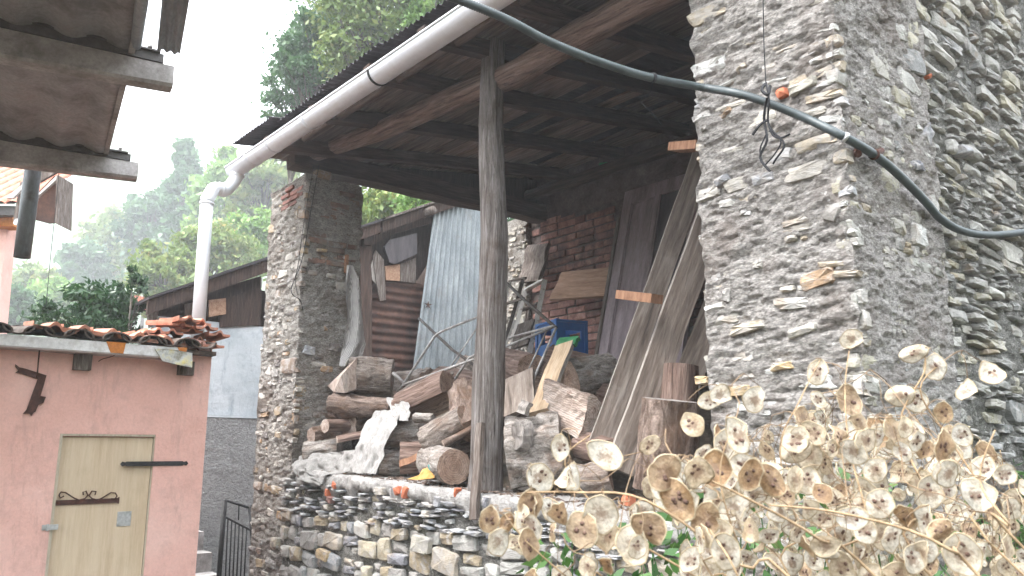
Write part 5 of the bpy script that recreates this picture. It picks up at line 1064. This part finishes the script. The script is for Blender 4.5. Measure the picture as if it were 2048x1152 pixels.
# ================================================================== CABLE CONDUIT AND STRING
cd = thing('cable_conduit', PY(1530, 200, 2.50), 'grey-green ribbed cable conduit looping across the front of the stone pier', 'cable')
cpts = [PT(860, -20, 2.50), PT(940, 8, 2.52), PT(1020, 42, 2.56), PT(1100, 84, 2.62), PT(1200, 124, 2.72), PT(1300, 155, 2.84), PT(1400, 174, 2.97), PY(1470, 186, 2.50), PY(1530, 204, 2.54), PY(1610, 236, 2.60), PY(1690, 275, 2.625)]
cpts += [PX(1752, 312, -1.27), PX(1800, 352, -1.275), PX(1850, 402, -1.28), PX(1880, 436, -1.28), PX(1920, 460, -1.285), PX(1975, 470, -1.29), PX(2048, 464, -1.29), PX(2120, 450, -1.29)]
path = smooth(cpts, 9); rs = []; dense = []; acc = 0
# ribs: resample densely and alternate the radius
tot = [0.0]
for i in range(1, len(path)): tot.append(tot[-1]+(path[i]-path[i-1]).length)
nst = int(tot[-1]/.0045); k = 0
for i in range(nst+1):
    s_ = tot[-1]*i/nst
    while k < len(tot)-2 and tot[k+1] < s_: k += 1
    t = (s_-tot[k])/max(1e-6, tot[k+1]-tot[k]); dense.append(path[k].lerp(path[k+1], t)); rs.append(.0168 if i % 2 else .0146)
b = MB(); b.tube(dense, rs, 10); b.build('conduit', M['conduit'], cd, True)
def clip(p, d_, r_, mk, nm='clip'): bb = MB(); bb.tube([p-d_*.006, p+d_*.006], r_, 12); bb.build(nm, M[mk], cd, True)
clip(PT(1306, 156, 2.846), (PT(1320, 158, 2.86)-PT(1300, 155, 2.84)).normalized(), .020, 'string', 'tie')
clip(PY(1690, 275, 2.625), (cpts[11]-cpts[9]).normalized(), .0195, 'steel', 'steel_band')
for p, q in ((PX(1748, 309, -1.27), PX(1762, 302, -1.30)), (PX(1716, 308, -1.275), PX(1712, 300, -1.32))):
    bb = MB(); bb.tube([p, q], .014, 8); bb.build('anchor', M['rustiron'], cd)
clip(PX(1748, 309, -1.27), (cpts[12]-cpts[11]).normalized(), .021, 'rustiron')
st = thing('black_string', PY(1530, 330, 2.50), 'black string knotted round the conduit with frayed loose ends', 'string')
def strg(pts, r_=.003, Y=2.50): bb = MB(); bb.tube(smooth([PY(x, y, Y+(q[0] if q else 0)) for x, y, *q in pts], 4), r_, 5); bb.build('strand', M['string'], st)
strg([(1526, -20), (1528, 90), (1532, 170)], .002); strg([(1532, 165), (1538, 200, -.03), (1536, 240), (1545, 262), (1564, 280), (1568, 295), (1552, 318), (1546, 328)], .004); strg([(1534, 196, -.03), (1528, 236), (1534, 280), (1520, 315), (1540, 342)], .005)
strg([(1535, 240), (1520, 250), (1505, 270)], .005); strg([(1536, 245), (1546, 270), (1562, 276), (1580, 268)], .004); strg([(1532, 270), (1520, 300), (1526, 330)], .003); strg([(1538, 262), (1552, 270), (1562, 285), (1548, 310), (1530, 330)], .003); strg([(1530, 168), (1524, 180, -.03), (1536, 190, -.04), (1540, 172, -.02)], .006)
wr = MB(); wr.tube(smooth([PT(1306, 160, 2.84), PT(1300, 185, 2.86), PT(1280, 200, 2.9), (PT(1300, 222, 2.92)), PT(1325, 250, 2.95)], 5), .0015, 4); tag(wr.build('loose_wire', M['string']), 'fine loose wire dangling from the conduit in front of the roof', 'wire')

# ================================================================== VEGETATION
def leaves(name, C, size, mat, parent=None, seed=0, aspect=.5, tint=(0, 1), droop=.3, tb=None, bend=True):
    rng = np.random.default_rng(seed); n = len(C); d = rng.normal(size=(n, 3)); d[:, 2] -= droop; d /= np.linalg.norm(d, axis=1)[:, None]
    e = rng.normal(size=(n, 3)); s = np.cross(d, e); s /= np.linalg.norm(s, axis=1)[:, None]; nn = np.cross(d, s)
    L = size*rng.uniform(.6, 1.3, (n, 1)); Wd_ = L*aspect
    if bend: V = np.stack([C-d*L/2, C+s*Wd_/2+nn*L*.08, C+d*L/2, C-s*Wd_/2+nn*L*.08], 1)
    else: V = np.stack([C-d*L/2-s*Wd_/2, C-d*L/2+s*Wd_/2, C+d*L/2+s*Wd_/2, C+d*L/2-s*Wd_/2], 1)
    org = Vector((float(C[:, 0].mean()), float(C[:, 1].mean()), float(C[:, 2].min()))); V = V-np.array(org)
    me = bpy.data.meshes.new(name); me.vertices.add(4*n); me.vertices.foreach_set('co', V.reshape(-1).astype(np.float32)); me.loops.add(4*n); me.polygons.add(n)
    me.loops.foreach_set('vertex_index', np.arange(4*n, dtype=np.int32)); me.polygons.foreach_set('loop_start', np.arange(0, 4*n, 4, dtype=np.int32))
    me.update(calc_edges=True); me.materials.append(mat)
    at = me.attributes.new('tint', 'FLOAT', 'FACE'); tv = rng.beta(1.6, 1.8, n)*(tint[1]-tint[0])+tint[0]
    if tb is not None: tv = np.clip(tv*.6+tb*.4, 0, 1)
    at.data.foreach_set('value', tv.astype(np.float32))
    return put(name, me, Matrix.Translation(org), parent)
def tree(c, rx, rz, mat, label, name='broadleaf_tree', nl=9000, size=.12, nclump=60, seed=0, cat='tree', group=None, trunk=True, base=None, shape=None, cl=.28, aspect=.5, th=None):
    rng = np.random.default_rng(seed); c = Vector(c); g0 = base if base is not None else gh(c.x, c.y); root = thing(name, (c.x, c.y, g0), label, cat, group)
    d = rng.normal(size=(nclump, 3)); d /= np.linalg.norm(d, axis=1)[:, None]; rad_ = rng.uniform(.15, 1, (nclump, 1))**.45
    K = d*rad_*np.array((rx, rx, rz))
    if shape == 'cone': h = (K[:, 2]/rz+1)/2; K[:, :2] *= (1.15-h)[:, None]
    K += np.array(c); cs = cl*rx*rng.uniform(.5, 1.25, nclump)
    idx = rng.integers(0, nclump, nl); off = rng.normal(size=(nl, 3))*np.array((1, 1, .6)); C = K[idx]+off*cs[idx][:, None]*.6
    tb = rng.uniform(0, 1, nclump)[idx]
    leaves('crown', C, size, mat, root, seed, aspect, tb=tb)
    if trunk:
        b = MB(); p0 = Vector((c.x, c.y, g0-.2)); tr = th or max(.05, rx*.055); b.tube([p0, p0.lerp(c, .5)+Vector((tr, 0, 0)), c+Vector((0, 0, rz*.2))], [tr*1.3, tr, tr*.5], 8); b.build('trunk', M['trunk'], root, True)
        b = MB()
        for i in range(0, nclump, 2):
            k_ = Vector(K[i]); s0 = Vector((c.x, c.y, g0)).lerp(c, .75+.25*(i % 3)/3); b.tube([s0, s0.lerp(k_, .55)+Vector((0, 0, rx*.06)), k_], [tr*.4, tr*.22, tr*.08], 5, caps=False)
        b.build('branches', M['trunk'], root, True)
    return root
def TP(px, py, t): return PT(px, py, t)
T = [((760, 60), 15, 150, 175, 'leaf_c', 'big yellow-green tree rising behind the shed roof', 16000, .13), ((640, 110), 16, 95, 100, 'leaf_b', 'darker green tree with loose boughs left of the yellow-green tree', 9000, .13), ((590, 190), 17, 62, 110, 'leaf_b', 'loose outer tree of sparse leaves above the left gutter end', 3600, .12), ((700, -20), 18, 130, 90, 'leaf_b', 'blue-green treetop at the top edge behind the shed', 8000, .13), ((860, 10), 14, 90, 90, 'leaf_a', 'bright green leaves just above the corrugated eave', 5000, .12),
     ((790, 470), 15, 130, 110, 'leaf_c', 'leafy tree seen between left pier and old shed roof', 9000, .13), ((850, 420), 12.5, 60, 55, 'leaf_a', 'bright fresh green shrub above the old shed roof', 2600, .11), ((1012, 490), 11, 40, 110, 'leaf_b', 'narrow dark green shrub between post and corner pier', 3500, .09),
     ((365, 400), 46, 52, 150, 'leaf_b', 'tall misty pointed tree in the middle of the hillside', 7000, .5), ((455, 420), 40, 70, 150, 'leaf_a', 'misty light green tree right of the pointed tree', 7000, .42), ((530, 400), 34, 75, 130, 'leaf_c', 'hazy rounded tree beside the top of the left pier', 7000, .36), ((300, 470), 50, 60, 110, 'leaf_b', 'misty blue-green tree left of the pointed tree', 6000, .5), ((225, 500), 55, 60, 85, 'leaf_c', 'yellowish misty tree left of centre on the hillside', 5000, .5), ((170, 540), 52, 50, 70, 'leaf_b', 'low grey-green tree under the misty slope', 4500, .5),
     ((420, 540), 24, 100, 95, 'leaf_c', 'yellow-green bushy tree behind the white downpipe', 9000, .20), ((330, 560), 22, 75, 80, 'leaf_c', 'bushy olive tree left of the downpipe', 7000, .19), ((500, 500), 26, 60, 90, 'leaf_a', 'green tree touching the left edge of the stone pier', 6000, .22), ((60, 585), 42, 55, 60, 'leaf_c', 'rounded tree at the far left below the pipe', 5000, .34), ((105, 610), 36, 60, 55, 'leaf_a', 'pale green bush left of the laurel', 4500, .3), ((20, 625), 30, 50, 55, 'leaf_b', 'dark green bush at the far left edge', 4500, .26)]
for i, ((px, py), t, rx, rz, mk, lab, nl, sz) in enumerate(T):
    t2 = t*1.3 if t > 30 else (t*1.25 if t > 20 else t); sz = sz*t2/t; t = t2; c = TP(px, py, t); s_ = t/1632; tree(c, rx*s_, rz*s_, M[mk], lab, nl=nl, size=sz, nclump=int(50+rx*.5), seed=100+i, shape='cone' if i == 8 else None, cl=.25, name='broadleaf_tree' if rz > 60 else 'green_shrub', cat='tree' if rz > 60 else 'shrub')
c = TP(195, 640, 8.2); tree(c, .52, .36, M['leaf_laurel'], 'dark glossy laurel bush behind the pink roof', name='laurel_bush', nl=5200, size=.085, nclump=70, seed=77, cat='bush', cl=.22, aspect=.38, trunk=True, th=.03)
c = TP(262, 600, 8.0); tree(c, .16, .34, M['leaf_laurel'], 'taller laurel shoots at the right of the dark bush', name='laurel_shoots', nl=500, size=.075, nclump=16, seed=78, cat='bush', cl=.3, aspect=.35, th=.015)

# weeds and grass at the foot of the pier
rng = np.random.default_rng(5); n = 14000
x = rng.uniform(-1.29, .6, n); y = rng.uniform(2.2, 4.6, n); n2 = 9000; x = np.concatenate([x, rng.uniform(-2.5, .8, n2)]); y = np.concatenate([y, rng.uniform(1.5, 2.6, n2)])
z = np.array([gh(a, b_) for a, b_ in zip(x, y)]); dens = vnoise(np.stack([x*5, y*5, x*0], -1), 3); hgt = np.clip(.05+.16*dens+.06*rng.uniform(0, 1, len(x)), .01, .22)
C = np.stack([x, y, z+hgt*rng.uniform(.1, 1, len(x))], -1); C = C[dens > -.25]
tag(leaves('weeds', C, .045, M['weed'], None, 8, .35, droop=-.2), kind='stuff')
px_ = [(1450, 1020), (1490, 1080), (1320, 1120), (1130, 1120), (1560, 1060), (1380, 1060), (1800, 1090), (1770, 1010), (1965, 905)]
for i, (a, b_) in enumerate(px_):
    c = PT(a, b_, 1.9+.1*i if i < 6 else (1.7, 1.9, 4.0)[i-6]); rng = np.random.default_rng(i); C = np.array(c)+rng.normal(size=(40, 3))*np.array((.08, .08, .05))
    rt = thing('green_weed', (c.x, c.y, gh(c.x, c.y)), ('green weed under the middle of the long straw stalk', 'green weed low beside the second biggest pod', 'green weed between the brown pods near the bottom edge', 'lowest left green weed beneath the low wall', 'green weed right of the long stalk before the pier', 'green weed just left of the pod at bottom centre', 'bright green weed clump low at the right among pods', 'green weed left of the bright clump at right', 'fine green weed growing from the end wall foot')[i], 'weed', 'green weeds among the pods'); tag(leaves('foliage', C, .048, M['weed'], rt, i, .6), kind='stuff')
    b = MB(); [b.tube([Vector((c.x, c.y, gh(c.x, c.y)-.02)), Vector(q)], .002, 4, caps=False) for q in C[::8]]; b.build('stem', M['weed'], rt)

# dry honesty plants with papery pods
def pod_mat(name, cols, tl):
    t = NT(name); v = t.coord('object'); n = t.noise(v, 2.2, 5, .65, .5); c = t.ramp(n, cols); n2 = t.noise(v, 9, 4, .7); c = t.mix(c, t.ramp(n2, [(.35, .72), (.65, 1.12)]), 1.0, 'MULTIPLY')
    oi = t.n('ShaderNodeObjectInfo'); c = t.mix(c, t.ramp(oi.outputs['Random'], [(0, (1, 1, 1)), (.45, (.97, .95, .92)), (.75, (.92, .86, .77)), (.93, (.78, .66, .52)), (1, (.55, .38, .25))]), 1.0, 'MULTIPLY')
    
    ln = t.n('ShaderNodeVectorMath', operation='LENGTH'); t.l(t.n('ShaderNodeTexCoord').outputs['Object'], ln.inputs[0]); ad = t.n('ShaderNodeMath', operation='ADD'); t.l(ln.outputs['Value'], ad.inputs[0]); m3 = t.n('ShaderNodeMath', operation='MULTIPLY'); t.l(n2, m3.inputs[0]); m3.inputs[1].default_value = .55; t.l(m3.outputs[0], ad.inputs[1])
    c = t.mix(c, (.23, .15, .10), t.ramp(ad.outputs[0], [(.38, .8), (.56, 0.0)]))
    t.bump(n2, .35, .05); t.fin(c, .45, 0, .4); tr = t.n('ShaderNodeBsdfTranslucent'); t.l(c, tr.inputs[0]); ms = t.n('ShaderNodeMixShader'); ms.inputs[0].default_value = tl+.1
    t.l(t.b.outputs[0], ms.inputs[1]); t.l(tr.outputs[0], ms.inputs[2]); t.l(ms.outputs[0], t.o.inputs[0]); return t.m
M['pod'] = pod_mat('papery_pod', [(.3, (.46, .39, .29)), (.48, (.62, .575, .49)), (.7, (.74, .715, .66))], .3)
M['podrim'] = pm('pod_rim', [(.3, (.34, .26, .155)), (.7, (.54, .455, .33))], 3, bump=.1)
M['podbrown'] = pod_mat('brown_pod_husk', [(.3, (.17, .10, .055)), (.5, (.38, .27, .17)), (.72, (.62, .51, .37))], .2)
M['seed'] = pm('brown_seed', [(.3, (.07,.04,.03)), (.7, (.18,.11,.085))], 5, bump=.2)
def podmesh(seed, curl=0, mat='pod', seeds=5):
    r = random.Random(seed); n = 22; b = MB(); rings = []
    def P(a, k):
        wv = 1+.045*math.sin(3*a+seed*1.7)+.03*math.sin(5*a+seed*2.3)+.015*math.sin(9*a+seed); x = math.cos(a)*(.36+.07*((seed*37) % 10)/10)*k*wv; z = math.sin(a)*.5*k*(2-wv)
        if a > PI/2-.3 and a < PI/2+.3: z += .03*k
        y = curl*(x*x)*2.2+.05*math.sin(3*a+seed)*k*k+.03*math.sin(7*a+seed)*k*k+.05*(1-k*k)+(.06*math.sin(z*4+seed))
        return (x, y, z)
    for k in (.33, .66, .93): rings.append([P(2*PI*i/n, k) for i in range(n)])
    b.add([P(0, 0)]+rings[0], [[0, 1+i, 1+(i+1) % n] for i in range(n)]); b.grid(rings, closed=True)
    rim = []
    for k, dy in ((.93, 0), (.95, .016), (1.0, .016), (1.015, 0), (1.0, -.016), (.95, -.016)):
        rim.append([(p[0], p[1]+dy, p[2]) for p in [P(2*PI*i/n, k) for i in range(n)]])
    b.grid(rim, mi=1, closed=True)
    for i in range(seeds):
        a = r.uniform(0, 2*PI); k = r.uniform(.18, .5); c = P(a, k); s_ = r.uniform(.045, .075)
        vs = [(c[0], c[1]-.028, c[2])]+[(c[0]+s_*math.cos(2*PI*j/7), c[1]-.012, c[2]+s_*math.sin(2*PI*j/7)) for j in range(7)]+[(c[0], c[1]+.04, c[2])]
        b.add(vs, [[0, 1+(j+1) % 7, 1+j] for j in range(7)]+[[8, 1+j, 1+(j+1) % 7] for j in range(7)], 2)
    b.tube([(0, 0, .5), (0, 0, .58)], .012, 4, 1, False)
    return b.mesh('pod', [M[mat], M['podrim'], M['seed']], True)
PODS = [podmesh(i, r_, 'pod', (4, 0, 3, 5, 2, 0, 4, 3, 5, 2, 0, 4, 3, 1)[i]) for i, r_ in enumerate((0, .1, 0, -.15, .2, .3, 0, .5, -.5, 1.1, -.9, .15, -.25, 1.6))]
PODB = [podmesh(20+i, c_, 'podbrown', 2+i) for i, c_ in enumerate((.25, -.4, .9, -.2))]
PODR = random.Random(99)
HP = []
def hplant(label, base, stalks, t):
    root = thing('honesty_plant', base, label, 'dried plant', 'dried honesty plants in the foreground'); segs = []
    for pts, r_ in stalks:
        P = smooth([Vector(base)+Vector((PODR.uniform(-.05, .05), PODR.uniform(-.05, .05), 0))]+[PT(*p) for p in pts], 5); b = MB(); k = len(P); b.tube(P, [r_*.72*(1-.6*i/k) for i in range(k)], 6); b.build('stalk', M['stalk'], root, True); segs += P[4:]
    HP.append((root, segs, [])); return root
def addpod(pl, p, size, ang=None, face=None, brown=False, mesh=None):
    root, segs, tw = pl; PODR.random(); me = mesh or PODR.choice(PODB if brown else PODS)
    yaw = face if face is not None else PODR.gauss(0, .65); toc = Vector((-p.x, -p.y, 0)).normalized()
    Mx = Matrix.Translation(p) @ axes(Z_, Vector((-toc.y, toc.x, 0)), Vector((0, 0, 0)))
    Mx = Mx @ Matrix.Rotation(yaw, 4, 'Z') @ Matrix.Rotation(ang if ang is not None else PODR.gauss(0, .5), 4, 'Y') @ Matrix.Rotation(PODR.gauss(0, .35), 4, 'X') @ Matrix.Diagonal((size*PODR.uniform(.8, 1.15), size, size, 1))
    put('pod', me, Mx, root); top = Mx @ Vector((0, 0, .57))
    near = min(segs, key=lambda s: (s-top).length_squared+(0.02 if s.z > top.z+.1 else 0)); m = top.lerp(near, .5)+Vector((0, 0, .25*(top-near).length)); tw.append([top, m, near]); segs.append(m.copy())
hplant('dry honesty plant reaching furthest left over the low wall', (.10, 1.15, -1.1), [([(1700, 1300, .95), (1480, 1130, .98), (1290, 1000, 1.0), (1150, 985, 1.02), (1050, 985, 1.05)], .0032), ([(1600, 1320, 1.0), (1400, 1160, 1.05), (1240, 1060, 1.08), (1130, 930, 1.1), (1180, 870, 1.1)], .0026), ([(1350, 1300, 1.0), (1180, 1190, 1.0), (1060, 1090, 1.0), (1010, 1030, 1.0)], .0022)], 1)
hplant('dry honesty plant in the middle with the biggest pale pods', (.25, 1.35, -1.05), [([(1850, 1250, 1.0), (1640, 1080, .98), (1500, 1000, .98), (1420, 960, .98), (1380, 930, .98)], .003), ([(1560, 1300, 1.0), (1480, 1100, 1.0), (1440, 950, 1.0), (1470, 840, 1.0)], .0025), ([(1700, 1300, 1.1), (1600, 1060, 1.15), (1560, 900, 1.15), (1600, 800, 1.15), (1640, 720, 1.2)], .0025)], 1)
hplant('dry honesty plant standing before the dark end wall at right', (.35, 1.6, -1.0), [([(1960, 1250, 1.1), (1860, 1000, 1.15), (1800, 850, 1.2), (1850, 740, 1.2), (1840, 690, 1.2)], .003), ([(2100, 1200, 1.1), (1980, 1000, 1.15), (1900, 880, 1.2), (1840, 780, 1.2), (1890, 720, 1.2)], .003), ([(1800, 1300, 1.1), (1740, 1050, 1.1), (1700, 900, 1.15), (1690, 780, 1.2), (1700, 690, 1.25)], .0026)], 1)
hplant('dry honesty plant at the bottom right corner', (.4, 1.2, -1.05), [([(2100, 1300, .9), (1900, 1100, .92), (1700, 1030, .95), (1540, 1010, .98)], .0034), ([(2150, 1200, .95), (2020, 1050, .95), (1960, 960, 1.0), (1990, 860, 1.0)], .0028), ([(1600, 1350, .85), (1500, 1200, .85), (1460, 1120, .85), (1420, 1060, .9)], .0024)], 1)
hplant('smaller dry honesty plant behind the others near the pier foot', (.1, 2.3, -.95), [([(1900, 1200, 1.9), (1700, 1000, 1.9), (1620, 920, 1.9), (1560, 860, 1.9)], .003), ([(2000, 1200, 1.9), (1900, 1000, 2.0), (1960, 880, 2.0)], .003), ([(1600, 1250, 1.8), (1500, 1050, 1.8), (1450, 960, 1.8)], .003), ([(2100, 1200, 2.0), (2020, 980, 2.1), (2000, 900, 2.1)], .003)], 1)
# pods placed as in the photograph: (plant, px, py, distance, pixel height, tilt, brown)
HERO = [(1, 1475, 872, .98, 88, -.45, 0), (1, 1395, 945, .97, 88, -.35, 0), (1, 1422, 800, 1.1, 62, 1.2, 0), (1, 1330, 945, 1.0, 90, .7, 1), (1, 1355, 1000, 1.0, 105, -.5, 1), (1, 1410, 1040, 1.0, 85, .4, 1), (0, 1120, 895, 1.05, 62, .2, 0), (0, 1135, 950, 1.05, 75, .3, 0), (0, 1210, 910, 1.05, 90, -1.0, 0), (0, 1080, 955, 1.05, 70, -.6, 0), (0, 1060, 1010, 1.05, 70, .3, 0), (0, 998, 1085, 1.0, 68, 0, 0), (0, 1058, 1088, 1.0, 72, -.1, 0), (0, 1015, 1045, 1.0, 45, .4, 1), (0, 978, 1040, 1.0, 60, .1, 1), (0, 1120, 1030, 1.0, 72, -.6, 1), (0, 1165, 1060, 1.0, 85, -.4, 0), (0, 1200, 1030, 1.0, 90, .2, 0), (0, 1295, 1060, .98, 85, -.7, 1), (0, 1175, 1135, .95, 50, 0, 0), (0, 1215, 1130, .95, 60, .8, 1), (0, 1270, 1090, 1.0, 95, -.3, 0), (3, 1452, 1105, .88, 88, -.25, 0), (1, 1440, 790, 1.05, 55, 1.3, 0), (1, 1385, 850, 1.1, 60, -.5, 0), (1, 1300, 890, 1.1, 60, .9, 0), (1, 1510, 800, 1.1, 60, .3, 0), (1, 1500, 950, 1.05, 75, .4, 1), (1, 1545, 960, 1.05, 80, -.5, 1), (2, 1828, 706, 1.2, 62, 1.3, 0), (2, 1702, 678, 1.2, 50, 1.1, 0), (2, 1800, 790, 1.2, 62, 1.4, 0), (2, 1830, 800, 1.22, 60, -.4, 0), (2, 1755, 860, 1.2, 64, -.4, 1), (2, 1870, 735, 1.2, 60, .1, 0), (2, 1985, 745, 1.2, 60, -.5, 0), (2, 1930, 780, 1.2, 55, 0, 0), (2, 1858, 985, 1.1, 75, .2, 0), (2, 1810, 1035, 1.15, 60, -.2, 1), (3, 1950, 990, 1.0, 80, -.6, 0), (3, 1925, 1110, .95, 95, -.1, 0), (2, 1740, 1060, 1.15, 60, 0, 0), (3, 1650, 1090, 1.0, 70, 1.3, 0), (1, 1635, 745, 1.2, 60, .3, 0), (1, 1700, 800, 1.2, 72, -.2, 1), (1, 1690, 870, 1.2, 66, .4, 0), (2, 1888, 825, 1.2, 50, .2, 1), (1, 1590, 880, 1.15, 70, -.3, 0), (2, 1830, 865, 1.2, 55, .3, 0), (2, 1850, 900, 1.2, 55, 1.0, 0), (3, 2010, 950, 1.0, 60, 1.2, 0), (3, 1500, 1060, .95, 60, 0, 0), (3, 1880, 1060, 1.0, 60, .9, 1)]
for q, px, py, t, hp_, an, br in HERO:
    p = PT(px, py, t); addpod(HP[q], p, hp_*.88*p.dot(cF)/FPX, an, PODR.gauss(0, .3), bool(br))
def inside(px, py):     # where the mass of pods stands in the picture
    top = np.interp(px, [960, 1080, 1150, 1250, 1350, 1450, 1560, 1650, 1750, 1850, 1950, 2048], [1090, 950, 920, 950, 900, 840, 840, 760, 800, 760, 860, 930])
    return py > top+PODR.random()**.7*60
for k in range(380):
    for _ in range(200):
        px = PODR.uniform(980, 2060); py = PODR.uniform(700, 1165)
        w_ = .16 if px < 1330 else (.55 if px < 1500 else .9)
        if inside(px, py) and PODR.random() < w_: break
    t = PODR.uniform(.95, 1.45) if px < 1500 else PODR.uniform(1.0, 2.0); q = 0 if px < 1330 else (1 if px < 1600 else (2 if PODR.random() < .6 else 3))
    if t > 1.6: q = 4
    p = PT(px, py, t); addpod(HP[q], p, PODR.uniform(.026, .049), PODR.gauss(0, .8), PODR.gauss(0, .9), PODR.random() < .10)
for root, segs, tw in HP:
    b = MB()
    for a, m, c_ in tw: b.tube(smooth([a, a.lerp(m, .5)+Vector((PODR.gauss(0, .004), PODR.gauss(0, .004), 0)), m, m.lerp(c_, .5)+Vector((PODR.gauss(0, .006), PODR.gauss(0, .006), 0)), c_], 2), [.0005]*5+[.0008]*4, 4, caps=False)
    tag(b.build('twigs', M['stalkmid'], root), kind='stuff')

# ================================================================== MIST
hz = MB(); hz.box(-259, 259, -259, 259, -2.7, 96.0); hm = bpy.data.materials.new('mist'); hm.use_nodes = True; ht = hm.node_tree; ht.nodes.clear()
ho = ht.nodes.new('ShaderNodeOutputMaterial'); pv = ht.nodes.new('ShaderNodeVolumePrincipled'); pv.inputs['Color'].default_value = (.93, .96, 1.0, 1); pv.inputs['Density'].default_value = .0034; pv.inputs['Anisotropy'].default_value = 0.0
ht.links.new(pv.outputs[0], ho.inputs['Volume']); tag(hz.build('haze', hm), kind='stuff')
